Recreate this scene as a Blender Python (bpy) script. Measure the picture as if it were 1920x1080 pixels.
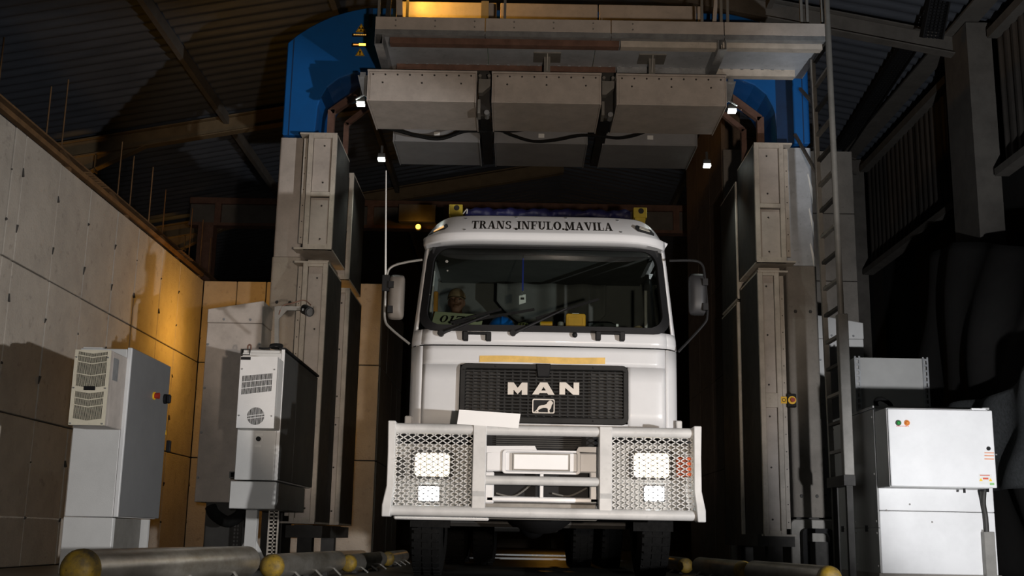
import bpy, bmesh, math, random
from mathutils import Vector, Matrix
random.seed(7)
STUFFN={"bolts","anchor_bolts","weld_tabs","hinge_screws","toe_board_bolts","tie_holes","frame_screws","lens_rib","screws","perforated_floor","vent_slats","lettering","print_lines"}
for o in list(bpy.data.objects): bpy.data.objects.remove(o)
S = bpy.context.scene
COL = S.collection

# ------------------------------------------------------------------ camera
FPX, CAMH = 2180.0, 0.36
PITCH, ROLL, YAW = math.atan(465/FPX), math.radians(1.075), math.radians(0.35)
CR = Matrix.Rotation(YAW,3,'Z') @ Matrix.Rotation(math.pi/2+PITCH,3,'X') @ Matrix.Rotation(ROLL,3,'Z')
cd = bpy.data.cameras.new('camera'); cam = bpy.data.objects.new('camera', cd); COL.objects.link(cam)
cd.sensor_width = 36; cd.lens = FPX*36/1920; cd.clip_end = 200
m4 = CR.to_4x4(); m4.translation = Vector((0,0,CAMH)); cam.matrix_world = m4
S.camera = cam
def pt(px, py, Y):
    "real place of a photograph pixel whose depth is Y metres"
    d = CR @ Vector(((px-960)/FPX, -(py-540)/FPX, -1)); t = Y/d.y
    return Vector((d.x*t, Y, CAMH+d.z*t))
def PX(px, py, Y): return pt(px,py,Y).x
def PZ(px, py, Y): return pt(px,py,Y).z

# ------------------------------------------------------------------ world, lights, exposure
W = bpy.data.worlds.new('night'); S.world = W; W.use_nodes = True
W.node_tree.nodes['Background'].inputs[0].default_value = (0.5,0.6,0.75,1)
W.node_tree.nodes['Background'].inputs[1].default_value = 0.0012
S.view_settings.view_transform = 'Standard'; S.view_settings.look = 'None'
S.view_settings.exposure = 0.0; S.view_settings.gamma = 1
S.view_settings.use_curve_mapping = False
def lamp(name, loc, aim, power, color, cone, blend=.5, size=.1, kind='SPOT'):
    l = bpy.data.lights.new(name, kind); l.energy = power; l.color = color; l.shadow_soft_size = size
    if kind == 'SPOT': l.spot_size = math.radians(cone); l.spot_blend = blend
    o = bpy.data.objects.new(name, l); COL.objects.link(o); o.location = loc
    o.rotation_euler = (Vector(aim)-Vector(loc)).to_track_quat('-Z','Y').to_euler()
    return o
# unseen low floodlights at right: across the lane, along the right side, one added
lamp('unseen_floodlight', (5.5,2.6,.50), (-2.4,12,1.0), 2250, (1,.98,.97), 44, .25, .07)
lamp('unseen_floodlight', (3.45,5.5,.40), (4.45,11,1.1), 1350, (.98,.98,1), 36, .8, .06)
lamp('unseen_floodlight', (3.50,5.5,.45), (5.3,14,7.2), 1200, (.97,.98,1), 40, .7, .06)  # added to brighten the right roof, column and cladding
# unseen lights low beside the camera: a warm main one and an added fill
lamp('unseen_front_light', (.9,.9,.55), (-.1,12.5,3.7), 1200, (1,.83,.68), 38, .3, .08)
lamp('unseen_front_light', (-.3,.9,.5), (-3.1,10,1.3), 420, (1,.95,.9), 30, .5, .08)  # added to brighten the left cabinet fronts
# sodium lamps at the back left of the shed and on the portal
AMB = (1,.48,.06)

# ------------------------------------------------------------------ materials
MATS = {}
def mat(name, col, rough=.6, metal=0, var=.12, scale=6, bump=0, bscale=60, col2=None, spots=0, emit=None, es=0, coat=0, stretch=None, spec=.5):
    if name in MATS: return MATS[name]
    m = bpy.data.materials.new(name); m.use_nodes = True; nt = m.node_tree; N = nt.nodes; L = nt.links
    b = N['Principled BSDF']; b.inputs['Roughness'].default_value = rough; b.inputs['Metallic'].default_value = metal
    b.inputs['Specular IOR Level'].default_value = spec
    if coat: b.inputs['Coat Weight'].default_value = coat; b.inputs['Coat Roughness'].default_value = .08
    tc = N.new('ShaderNodeTexCoord'); src = tc.outputs['Object']
    if stretch:
        mp = N.new('ShaderNodeMapping'); mp.inputs['Scale'].default_value = stretch; L.new(src, mp.inputs[0]); src = mp.outputs[0]
    n = N.new('ShaderNodeTexNoise'); n.inputs['Scale'].default_value = scale; n.inputs['Detail'].default_value = 8; n.inputs['Roughness'].default_value = .65
    L.new(src, n.inputs['Vector'])
    r = N.new('ShaderNodeValToRGB'); e = r.color_ramp.elements
    c2 = col2 or tuple(c*(1-var*2.2) for c in col)
    e[0].position = .3; e[0].color = (*c2,1); e[1].position = .62; e[1].color = (*col,1)
    L.new(n.outputs['Fac'], r.inputs[0]); out = r.outputs[0]
    if spots:
        v = N.new('ShaderNodeTexNoise'); v.inputs['Scale'].default_value = scale*5; v.inputs['Detail'].default_value = 4; L.new(src, v.inputs['Vector'])
        rr = N.new('ShaderNodeValToRGB'); rr.color_ramp.elements[0].position = .62; rr.color_ramp.elements[0].color = (0,0,0,1)
        rr.color_ramp.elements[1].position = .72; rr.color_ramp.elements[1].color = (spots,)*3+(1,)
        L.new(v.outputs['Fac'], rr.inputs[0])
        mx = N.new('ShaderNodeMix'); mx.data_type = 'RGBA'; mx.inputs[7].default_value = tuple(c*.35 for c in col)+(1,)
        L.new(rr.outputs[0], mx.inputs[0]); L.new(out, mx.inputs[6]); out = mx.outputs[2]
    L.new(out, b.inputs['Base Color'])
    rm = N.new('ShaderNodeMapRange'); rm.inputs[3].default_value = min(1,rough*1.2); rm.inputs[4].default_value = rough*.85
    L.new(n.outputs['Fac'], rm.inputs[0]); L.new(rm.outputs[0], b.inputs['Roughness'])
    if bump:
        bn = N.new('ShaderNodeTexNoise'); bn.inputs['Scale'].default_value = bscale; bn.inputs['Detail'].default_value = 6
        L.new(src, bn.inputs['Vector']); bp = N.new('ShaderNodeBump'); bp.inputs['Strength'].default_value = bump; bp.inputs['Distance'].default_value = .02
        L.new(bn.outputs['Fac'], bp.inputs['Height']); L.new(bp.outputs[0], b.inputs['Normal'])
    if emit: b.inputs['Emission Color'].default_value = (*emit,1); b.inputs['Emission Strength'].default_value = es
    MATS[name] = m; return m
def glass(name, tint=(.75,.82,.8), refl=.06):
    m = bpy.data.materials.new(name); m.use_nodes = True; nt = m.node_tree; N = nt.nodes; L = nt.links
    N.remove(N['Principled BSDF']); o = N['Material Output']
    t = N.new('ShaderNodeBsdfTransparent'); t.inputs[0].default_value = (*tint,1)
    g = N.new('ShaderNodeBsdfGlossy'); g.inputs['Roughness'].default_value = .02
    fr = N.new('ShaderNodeFresnel'); fr.inputs[0].default_value = 1.5
    mx = N.new('ShaderNodeMixShader'); L.new(fr.outputs[0], mx.inputs[0]); L.new(t.outputs[0], mx.inputs[1]); L.new(g.outputs[0], mx.inputs[2])
    L.new(mx.outputs[0], o.inputs[0]); MATS[name] = m; return m
CONC  = mat('concrete', (.43,.385,.33), .85, 0, .10, 2.2, .35, 40, spots=.35)
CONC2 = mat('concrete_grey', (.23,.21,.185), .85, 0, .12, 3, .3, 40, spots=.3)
CONC_AMB = mat('concrete_amber_lit', (.17,.12,.085), .9, 0, .12, 3, .3, 40, spots=.3)  # brown tone paints dim amber light into the concrete
JOINT = mat('joint_dark', (.05,.045,.04), .95)
FLOORM= mat('floor_concrete', (.055,.052,.048), .38, 0, .3, 1.5, .15, 30, spots=.4)
WHITE = mat('truck_white', (.70,.705,.72), .32, 0, .03, 3, coat=.3)
WHITED= mat('bar_white', (.62,.62,.615), .42, 0, .08, 5, spots=.15)
CABM  = mat('cabinet_grey', (.62,.62,.61), .45, 0, .05, 3, .05, 150)
CABW  = mat('cabinet_white', (.74,.74,.74), .38, 0, .04, 4, .12, 260)
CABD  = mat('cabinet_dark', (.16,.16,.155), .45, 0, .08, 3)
CREAM = mat('cream_plastic', (.72,.66,.52), .5, 0, .06, 8, spots=.15)
STEELB= mat('steel_beige', (.47,.42,.38), .48, .0, .10, 5, .06, 80, spots=.15)
FRAMEB= mat('frame_beige', (.50,.45,.39), .5, 0, .13, 6, .06, 80, spots=.3)
PANELG= mat('panel_greengrey', (.105,.115,.10), .42, 0, .10, 1.5)
GALV  = mat('galvanised', (.36,.37,.38), .42, .55, .18, 7, .08, 70)
GALVP = mat('galvanised_plate', (.46,.49,.53), .5, .1, .12, 4, .05, 70, spots=.3)
RUST  = mat('rusty_primer', (.16,.085,.06), .8, 0, .2, 7, .1)
RAILR = mat('rust_rail', (.17,.09,.035), .8, 0, .2, 7, .1)
BLUE  = mat('blue_paint', (.006,.105,.36), .42, 0, .08, 2)
BLUED = mat('blue_seam', (.003,.03,.10), .6)
BLACK = mat('black_plastic', (.010,.010,.011), .6, 0, .1, spec=.25)
RUBBER= mat('rubber', (.008,.008,.008), .85, 0, .15, 20, .2, spec=.15)
DSTEEL= mat('dark_steel', (.045,.043,.04), .6, .3, .15, 6)
STEEL = mat('steel_grey', (.24,.23,.21), .5, .3, .12, 6)
ROOFM = mat('roof_sheet', (.078,.087,.105), .5, .35, .15, 1.2, stretch=(1,6,1))
CLADM = mat('cladding_sheet', (.06,.053,.047), .55, .2, .18, 2)
BEAMM = mat('beam_grey', (.11,.10,.088), .7, 0, .15, 4, .1)
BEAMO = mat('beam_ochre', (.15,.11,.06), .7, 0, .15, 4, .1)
YELLOW= mat('yellow_chipped', (.32,.20,.012), .6, 0, .2, 9, .15, 30, col2=(.05,.04,.025), spots=.8)
PIPEM = mat('worn_pipe', (.50,.47,.42), .34, .75, .3, 5, .06, 40, col2=(.20,.17,.12), stretch=(1,.4,1))
GRIL  = mat('grille_black', (.016,.0155,.015), .6, 0, .1, spec=.3)
BLOCK_SHADE= mat('lamp_block_shaded', (.38,.37,.35), .6, 0, .1, 6, spots=.2)  # white lamp blocks greyed, shade behind the mesh painted in
MIRRL = mat('mirror_beige', (.17,.15,.13), .5, 0, .1)
GREYB = mat('rear_box_grey', (.22,.22,.225), .5, 0, .08, 4)
YPAINT= mat('yellow_paint', (.55,.42,.04), .55, 0, .12, 8, spots=.3)
TAPE  = mat('yellow_tape', (.78,.50,.13), .5, 0, .1, 12, spots=.2)
TARPB = mat('blue_tarp', (.012,.013,.085), .55, 0, .25, 5, .3, 12)
TARPK = mat('black_tarp', (.014,.013,.012), .75, 0, .2, 3, .2, 12)
NETM  = mat('shade_net', (.06,.065,.068), .8, 0, .25, 30, .4, 150)
INTER = mat('cab_interior', (.09,.09,.085), .8, 0, .1)
INTERL= mat('cab_lining', (.09,.088,.083), .85, 0, .1, 3)
FABRIC= mat('seat_fabric', (.03,.03,.032), .9, 0, .2, 20, .2)
LETTER= mat('letter_black', (.012,.010,.008), .6, 0, .05)
CHROME= mat('badge_silver', (.62,.58,.53), .45, .2, .05)
PLATE = mat('plate_white', (.92,.92,.92), .5, 0, .01)
ORANGEL=mat('orange_lens', (.55,.08,.01), .25, 0, .05, coat=.5)
AMBERL= mat('amber_lens', (.55,.30,.08), .3, 0, .05, emit=(1,.5,.1), es=.6)
CLEARL= mat('clear_lens', (.5,.48,.42), .2, 0, .1, coat=.5)
HEADL = mat('headlamp_glow', (1,.9,.7), .3, 0, .02, emit=(1,.80,.50), es=5)
FOGL  = mat('led_glow', (1,1,1), .3, 0, .02, emit=(.95,1,1), es=14)
LEDF  = mat('flood_glow', (1,1,1), .3, 0, .02, emit=(.95,1,.93), es=9)
AMBG  = mat('amber_glow', (1,.5,.1), .3, 0, .02, emit=(1,.42,.04), es=6)
RED   = mat('red_plastic', (.40,.03,.015), .4); GREEN = mat('green_lens', (.02,.30,.05), .25, coat=.4)
ORB   = mat('orange_button', (.75,.22,.03), .3, coat=.4)
SIGNY = mat('sign_yellow', (.90,.52,.02), .5, 0, .04)
REDT  = mat('red_print', (.65,.10,.05), .6); PALET = mat('pale_orange_print', (.75,.30,.15), .6); GREENT = mat('green_print', (.25,.5,.2), .6)
PAPER = mat('paper', (.70,.70,.68), .8, 0, .03)
CARD  = mat('green_card', (.52,.60,.40), .8, 0, .05)
HELM  = mat('blue_helmet', (.01,.16,.60), .3, coat=.4); YBOX = mat('yellow_plastic', (.72,.36,.015), .45)
OLIVE = mat('olive_cloth', (.16,.17,.05), .9); REDC = mat('maroon_cloth', (.10,.012,.012), .9)
LANY  = mat('blue_strap', (.01,.03,.30), .7); CURT = mat('orange_curtain', (.55,.27,.04), .8)
CAPM  = mat('cap_tan', (.15,.10,.05), .9, 0, .12, 20)
WINDOW= glass('windscreen_glass',(.62,.68,.66)); BOTTLE = glass('clear_bottle', (.85,.9,.9))
MIRRB = mat('mirror_shell', (.030,.030,.032), .5, 0, .1)

# ------------------------------------------------------------------ mesh builder
BASE = {}
class MB:
    def __init__(s): s.v = []; s.f = []
    def add(s, vs, fs):
        k = len(s.v); s.v += [Vector(v) for v in vs]; s.f += [tuple(i+k for i in f) for f in fs]; return s
    def box(s, x0,x1,y0,y1,z0,z1):
        return s.add([(x,y,z) for z in (z0,z1) for y in (y0,y1) for x in (x0,x1)], [(0,2,3,1),(4,5,7,6),(0,1,5,4),(2,6,7,3),(0,4,6,2),(1,3,7,5)])
    def bar(s, p0, p1, w, h, up=(0,0,1)):
        p0, p1 = Vector(p0), Vector(p1); d = (p1-p0).normalized(); up = Vector(up)
        if abs(d.dot(up)) > .98: up = Vector((0,1,0))
        a = d.cross(up).normalized(); b = a.cross(d).normalized(); vs = []
        for p in (p0,p1):
            for sx,sz in ((-1,-1),(1,-1),(1,1),(-1,1)): vs.append(p+a*sx*w/2+b*sz*h/2)
        return s.add(vs, [(0,3,2,1),(4,5,6,7),(0,1,5,4),(1,2,6,5),(2,3,7,6),(3,0,4,7)])
    def cyl(s, p0, p1, r, n=14, r2=None, cap=True):
        return s.tube([p0,p1], [r, r if r2 is None else r2], n, cap)
    def tube(s, path, r, n=8, cap=True):
        P = [Vector(p) for p in path]; rs = r if isinstance(r,(list,tuple)) else [r]*len(P); vs = []; fs = []
        pa = None
        for i,p in enumerate(P):
            d = (P[min(i+1,len(P)-1)]-P[max(i-1,0)]).normalized()
            if pa is None:
                up = Vector((0,0,1)) if abs(d.z) < .9 else Vector((1,0,0)); a = d.cross(up).normalized()
            else: a = (pa-d*pa.dot(d)).normalized()
            pa = a; b = d.cross(a)
            for k in range(n):
                t = 2*math.pi*k/n; vs.append(p+(a*math.cos(t)+b*math.sin(t))*rs[i])
        for i in range(len(P)-1):
            for k in range(n): fs.append((i*n+k, i*n+(k+1)%n, (i+1)*n+(k+1)%n, (i+1)*n+k))
        if cap: fs += [tuple(reversed(range(n))), tuple((len(P)-1)*n+k for k in range(n))]
        return s.add(vs, fs)
    def prism(s, poly, axis, a0, a1):
        def m(u,w,a): return {'x':(a,u,w),'y':(u,a,w),'z':(u,w,a)}[axis]
        n = len(poly); vs = [m(u,w,a0) for u,w in poly]+[m(u,w,a1) for u,w in poly]
        return s.add(vs, [tuple(range(n)), tuple(range(2*n-1,n-1,-1))]+[(i,(i+1)%n,n+(i+1)%n,n+i) for i in range(n)])
    def ring(s, outer, inner, axis, a0, a1):
        "frame between two outlines with the same count of points"
        def m(u,w,a): return {'x':(a,u,w),'y':(u,a,w),'z':(u,w,a)}[axis]
        n = len(outer); vs = [m(*p,a) for a in (a0,a1) for q in (outer,inner) for p in q]; fs = []
        for i in range(n):
            j = (i+1)%n; fs += [(i,j,n+j,n+i),(2*n+i,3*n+i,3*n+j,2*n+j),(i,2*n+i,2*n+j,j),(n+i,n+j,3*n+j,3*n+i)]
        return s.add(vs, fs)
    def ell(s, c, rx, ry, rz, nu=16, nv=10, v0=0, v1=1):
        vs = []; fs = []; c = Vector(c)
        for j in range(nv+1):
            t = math.pi*(v0+(v1-v0)*j/nv)
            for i in range(nu):
                a = 2*math.pi*i/nu; vs.append(c+Vector((rx*math.sin(t)*math.cos(a), ry*math.sin(t)*math.sin(a), rz*math.cos(t))))
        for j in range(nv):
            for i in range(nu): fs.append((j*nu+i, j*nu+(i+1)%nu, (j+1)*nu+(i+1)%nu, (j+1)*nu+i))
        return s.add(vs, fs)
    def grid(s, fn, nu, nv):
        vs = [fn(i/nu, j/nv) for j in range(nv+1) for i in range(nu+1)]
        return s.add(vs, [(j*(nu+1)+i, j*(nu+1)+i+1, (j+1)*(nu+1)+i+1, (j+1)*(nu+1)+i) for j in range(nv) for i in range(nu)])
    def bolts(s, pts, r=.011, d=(0,-1,0), n=6, hgt=.008):
        d = Vector(d)
        for p in pts: p = Vector(p); s.cyl(p-d*.002, p+d*hgt, r, n, r*.75)
        return s
    def mesh(s, name, off=Vector((0,0,0)), smooth=False, weld=False, thick=0):
        me = bpy.data.meshes.new(name); me.from_pydata([v-off for v in s.v], [], s.f)
        bm = bmesh.new(); bm.from_mesh(me)
        if weld: bmesh.ops.remove_doubles(bm, verts=bm.verts, dist=1e-5)
        bmesh.ops.recalc_face_normals(bm, faces=bm.faces)
        if smooth:
            for f in bm.faces: f.smooth = True
            for e in bm.edges:
                if len(e.link_faces)==2 and e.calc_face_angle(0) > .7: e.smooth = False
        bm.to_mesh(me); bm.free(); return me
    def build(s, name, material, parent=None, bevel=0, smooth=False, weld=False, base=None, thick=0, seg=1):
        if parent is not None: off = BASE[parent.name]
        elif base is not None: off = Vector(base)
        else:
            xs=[v.x for v in s.v]; ys=[v.y for v in s.v]; zs=[v.z for v in s.v]
            off = Vector(((min(xs)+max(xs))/2,(min(ys)+max(ys))/2,min(zs)))
        me = s.mesh(name, off, smooth, weld); me.materials.append(material)
        o = bpy.data.objects.new(name, me); COL.objects.link(o)
        if parent is not None: o.parent = parent
        else: o.location = off
        BASE[o.name] = off
        if name in STUFFN: o['kind'] = 'stuff'
        if thick:
            md = o.modifiers.new('thickness','SOLIDIFY'); md.thickness = thick; md.offset = 0
        if bevel:
            md = o.modifiers.new('bevel','BEVEL'); md.width = bevel; md.segments = seg; md.limit_method = 'ANGLE'; md.angle_limit = .6
        return o
def tag(o, label, cat, group=None, kind=None):
    o['label'] = label; o['category'] = cat
    if group: o['group'] = group
    if kind: o['kind'] = kind
    return o
def struct(o, label=None):
    o['kind'] = 'structure'
    if label: o['label'] = label
    return o
def thing(name, label, cat, base, group=None):
    o = bpy.data.objects.new(name, None); COL.objects.link(o); o.location = base; o.empty_display_size = .1
    BASE[o.name] = Vector(base); tag(o, label, cat, group); return o
def piece(name, me, parent, loc, rot=None):
    "one more piece sharing a mesh; loc is a world place"
    o = bpy.data.objects.new(name, me); COL.objects.link(o); o.parent = parent; o.location = Vector(loc)-BASE[parent.name]
    if rot: o.rotation_euler = rot
    BASE[o.name] = BASE[parent.name]; return o
def rrect(x0,x1,z0,z1,r,n=5):
    P = []
    for cx,cz,a0 in ((x1-r,z1-r,0),(x0+r,z1-r,90),(x0+r,z0+r,180),(x1-r,z0+r,270)):
        for k in range(n+1):
            a = math.radians(a0+90*k/n); P.append((cx+r*math.cos(a), cz+r*math.sin(a)))
    return P
def rect(x0,x1,z0,z1): return [(x1,z1),(x0,z1),(x0,z0),(x1,z0)]
def pbox(px0,py0,px1,py1,Y):
    "x0,x1,z0,z1 of a face at depth Y from its photograph rectangle"
    my=(py0+py1)/2; mx=(px0+px1)/2
    return PX(px0,my,Y), PX(px1,my,Y), PZ(mx,py1,Y), PZ(mx,py0,Y)
def spline(P, n=8):
    P = [Vector(p) for p in P]; out = []
    for i in range(len(P)-1):
        a = P[max(i-1,0)]; b = P[i]; c = P[i+1]; d = P[min(i+2,len(P)-1)]
        for k in range(n):
            t = k/n; out.append(.5*((2*b)+(c-a)*t+(2*a-5*b+4*c-d)*t*t+(3*b-a-3*c+d)*t**3))
    return out+[P[-1]]

# ================================================================== the shed
fl = MB().box(-11,11,-6,46,-.2,0).build('floor', FLOORM); struct(fl)
# ---- left concrete wall of formwork panels
JY = [5.6,6.5,7.4,8.3,9.1,9.82,10.04,10.87,11.71,12.55,13.3,14.26,15.05,16.2]; JZ = [0,1.34,2.67,3.85]
wl = MB().box(-4.9,-4.56,5.6,16.7,0,3.83).build('wall_left', JOINT); struct(wl)
def panel_x(parent, X, y0,y1,z0,z1, material, t=.06):
    g=.007; return MB().prism([(y0+g,z0+g),(y1-g,z0+g),(y1-g,z1-g),(y0+g,z1-g)],'x',X-t,X+random.uniform(-.004,.004)).build('concrete_panel', material, parent, bevel=.006)
for a,b in zip(JY,JY[1:]):
    for c,d in zip(JZ,JZ[1:]): panel_x(wl,-4.5,a,b,c,d,CONC)
th = MB()                                   # tie holes and chips along the joints
for y in JY[5:]:
    for z in (.45,.95,1.75,2.3,3.0,3.45): th.cyl((-4.505,y+random.uniform(-.01,.01),z+random.uniform(-.08,.08)),(-4.491,y,z),random.uniform(.006,.014),7)
th.build('tie_holes', JOINT, wl)
# ---- concrete wall across the back left
wb = MB().box(-4.5,-2.0,16.26,16.9,0,3.84).build('wall_back', JOINT); struct(wb)
for a,b in ((-4.5,-4.02),(-4.02,-3.6),(-3.6,-2.8),(-2.8,-1.94)):
    for c,d in zip(JZ,JZ[1:]):
        MB().box(a+.007,b-.007,16.2+random.uniform(0,.006),16.3,c+.007,d-.007).build('concrete_panel', CONC, wb, bevel=.006)
wp = MB().box(-2.6,-1.99,16.9,19.4,0,3.84).build('wall_passage_left', JOINT); struct(wp)
for a,b in ((16.3,17.1),(17.1,17.9),(17.9,18.7),(18.7,19.4)):
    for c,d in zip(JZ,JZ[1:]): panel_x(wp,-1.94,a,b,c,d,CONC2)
# ---- concrete walls right of the lane behind the portal
wr = MB().box(2.99,4.83,16.26,17.2,0,5.93).build('wall_back_right', JOINT); struct(wr)
for a,b in ((2.94,3.55),(3.55,4.2),(4.2,4.83)):
    for c,d in ((0,1.34),(1.34,2.67),(2.67,4.0),(4.0,5.0),(5.0,5.95)):
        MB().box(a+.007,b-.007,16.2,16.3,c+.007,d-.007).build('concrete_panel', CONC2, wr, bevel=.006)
wq = MB().box(2.99,3.4,17.2,19.8,0,6.9).build('wall_passage_right', CONC_AMB); struct(wq)
for a,b in ((16.3,17.4),(17.4,18.6),(18.6,19.8)):
    for c,d in ((0,1.34),(1.34,2.67),(2.67,4.0),(4.0,5.4),(5.4,6.9)):
        MB().prism([(a+.007,c+.007),(b-.007,c+.007),(b-.007,d-.007),(a+.007,d-.007)],'x',2.94,3.0).build('concrete_panel', CONC_AMB, wq)
# ---- far end of the shed
wf = MB().box(-9,9,38,38.3,0,9).build('wall_far', CLADM); struct(wf)
fg = thing('crane_girder','long riveted crane girder crossing the dark shed far behind the truck','girder',(0,22,0))
g0 = pt(690,377,22); g1 = pt(852,430,22); zt=g0.z; zb=g1.z
MB().box(-6.5,6.5,22.0,22.25,zt-.1,zt+.02).build('top_flange', RUST, fg)
MB().box(-6.5,6.5,22.0,22.25,zb,zb+.06).build('bottom_flange', RUST, fg)
MB().box(-6.5,6.5,22.08,22.12,zb+.05,zt-.1).build('web', BEAMM, fg)
for i in range(9):
    x=-6+i*1.5; MB().box(x,x+.12,22.0,22.08,zb+.06,zt-.1).build('stiffener', RUST, fg)
MB().box(PX(748,400,21.9),PX(818,400,21.9),21.8,22.0,PZ(780,417,21.9),PZ(780,385,21.9)).build('junction_panel', BEAMM, fg, bevel=.01)
for x in (-6.3,6.1): MB().box(x,x+.3,22,22.3,0,zb).build('support_column', RUST, fg)

# ---- gable roof of corrugated sheets
RX,RZ,EL,ER = .9,8.27,-8.2,6.6
def roofz(x): return RZ-.19*abs(x-RX)
cl = MB().box(RX-.06,RX+.06,4,38,RZ+.02,RZ+.10).build('ceiling', ROOFM); struct(cl)
def sheet(x0,x1,y0,y1):
    n=int(round((y1-y0)/.25))*8; m=MB()
    def fn(u,v):
        y=y0+(y1-y0)*u; x=x0+(x1-x0)*v; return Vector((x,y,roofz(x)+.032*math.sin(2*math.pi*y/.25)))
    return m.grid(fn,n,2).build('roof_sheet', ROOFM, cl, smooth=True)
for k in range(6):
    for (a,b) in ((EL,RX),(RX,ER)): sheet(a,b,5+k*5.3,5+(k+1)*5.3)
def rafter(y, side, material=BEAMM, name='rafter'):
    xe = EL+.5 if side<0 else ER-.5
    t = thing(name, '', 'roof beam', (xe,y,roofz(xe)-.35)); m=MB()
    a=Vector((xe,y,roofz(xe)-.22)); b=Vector((RX,y,RZ-.22))
    MB().bar(a-Vector((0,0,.15)),b-Vector((0,0,.15)),.16,.02).build('bottom_flange', material, t)
    MB().bar(a+Vector((0,0,.13)),b+Vector((0,0,.13)),.16,.02).build('top_flange', material, t)
    MB().bar(a,b,.015,.22).build('web', material, t)
    s = 1 if side<0 else -1
    if side>0: return t
    MB().prism([(xe,roofz(xe)-.37),(xe+s*1.5,roofz(xe+s*1.5)-.37),(xe,roofz(xe)-.85)],'y',y-.012,y+.012).build('haunch', material, t)
    MB().bar((xe,y,roofz(xe)-.86),(xe+s*1.5,y,roofz(xe+s*1.5)-.37),.14,.015).build('haunch_flange', material, t)
    for q in (0,.7): MB().box(xe+s*q-.008,xe+s*q+.008,y-.07,y+.07,roofz(xe)-.8+q*.35,roofz(xe)-.36+q*.13).build('stiffener', material, t)
    return t
def column(x0,x1,y0,y1,z1,material,label):
    t = thing('steel_column', label, 'column', ((x0+x1)/2,(y0+y1)/2,0))
    MB().box(x0,x1,y0,y0+.02,0,z1).build('flange', material, t); MB().box(x0,x1,y1-.02,y1,0,z1).build('flange', material, t)
    MB().box((x0+x1)/2-.01,(x0+x1)/2+.01,y0+.02,y1-.02,0,z1).build('web', material, t)
    MB().box(x0-.05,x1+.05,y0-.05,y1+.05,0,.03).build('base_plate', material, t); return t
rafter(18.3,-1,BEAMO)['label']='amber-lit roof beam rising from the left wall, nearer of two'
rafter(23.6,-1,BEAMO)['label']='amber-lit roof beam rising from the left wall, further of two'
rafter(15.0,1)['label']='grey roof beam above the top of the ladder at upper right'
rafter(20.3,1)['label']='dim roof beam behind the ladder, second from the upper right corner'
column(-7.9,-7.6,18.05,18.45,roofz(-7.7)-.3,BEAMO,'amber-lit steel column behind the left wall, nearer of two')
column(-7.9,-7.6,23.4,23.8,roofz(-7.7)-.3,BEAMO,'amber-lit steel column behind the left wall, further of two')
# purlins along the shed
for i,(x,lab) in enumerate(((-4.9,'roof purlin over the dark left side nearest the top left corner'),(-2.6,'roof purlin meeting the blue arch at upper left'),(3.4,'roof purlin just behind the ladder top'))):
    p = MB().box(x-.04,x+.04,6,36,roofz(x)-.21,roofz(x)-.04); tag(p.build('roof_purlin', BEAMM), lab, 'purlin', 'roof purlins')
# ---- right side of the shed
eb = thing('eave_beam','long grey eave beam running back along the top of the right wall','beam',(5.95,20,7.1))
MB().box(5.8,6.1,7,36,7.22,7.25).build('bottom_flange', BEAMM, eb); MB().box(5.8,6.1,7,36,7.45,7.48).build('top_flange', BEAMM, eb)
MB().box(5.93,5.97,7,36,7.25,7.45).build('web', BEAMM, eb)
def rcol(y0,y1,lab):
    t = thing('steel_column', lab, 'column', (6.05,(y0+y1)/2,0))
    MB().box(5.92,6.25,y0,y0+.03,0,7.2).build('flange', BEAMM, t); MB().box(5.92,5.96,y0+.03,y1,0,7.2).build('web_plate', BEAMM, t)
    MB().box(5.92,6.25,y1-.03,y1,0,7.2).build('flange', BEAMM, t)
rcol(14.5,15.35,'grey steel column on the right wall between two cladding bays')
rcol(20.3,21.1,'dim steel column on the right wall behind the ladder')
wR = MB().box(6.55,6.7,5,38,0,7.9).build('wall_right', TARPK); struct(wR)
def clad(y0,y1,z0,z1,parent):
    n=int((y1-y0)/.22)*8; m=MB()
    def fn(u,v):
        y=y0+(y1-y0)*u; s=math.sin(2*math.pi*(y-y0)/.22); return Vector((6.3+.03*max(-.6,min(.6,s)),y,z0+(z1-z0)*v))
    return m.grid(fn,n,1).build('cladding_sheet', CLADM, parent, smooth=False)
for y0,y1 in ((8.8,11.6),(11.6,14.4),(15.5,17.8),(17.8,20.2)):
    clad(y0,y1,5.12,6.95,wR)
for y0,y1,lab in ((8.8,14.4,'lit'),(15.5,20.2,'dim')):
    t=MB().box(6.15,6.3,y0,y1,6.93,7.05).build('sheeting_rail', BEAMM, wR); MB().box(6.12,6.3,y0,y1,5.02,5.12).build('sheeting_rail', BEAMM, wR)
# ---- black tarpaulin and shade net hanging on the right
def tarp(u,v):
    y=9.2+6.9*u; top=4.35-1.15*math.sin(math.pi*u)**.6*(.6+.4*math.sin(u*5))+ .5*(1-u)
    z=top*v; x=5.76+.05*math.sin(u*42+v*3)*(.3+v)+.09*math.sin(u*13-v*6)-.25*math.sin(math.pi*v)
    return Vector((x,y,z))
t=MB().grid(tarp,90,36).build('tarpaulin', TARPK, smooth=True, thick=.004); tag(t,'black tarpaulin hanging in folds along the right wall','tarpaulin')
def net(u,v):
    y=10.3+4.0*u; return Vector((5.15+.05*math.sin(u*23+v*4)+.03*math.sin(v*9+u*7),y,.93+v*(1.28-.35*u+.08*math.sin(u*9))))
t=MB().grid(net,60,24).build('shade_net', NETM, smooth=True, thick=.004); tag(t,'dark woven shade net hanging beside the white electrical box','net')
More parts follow.
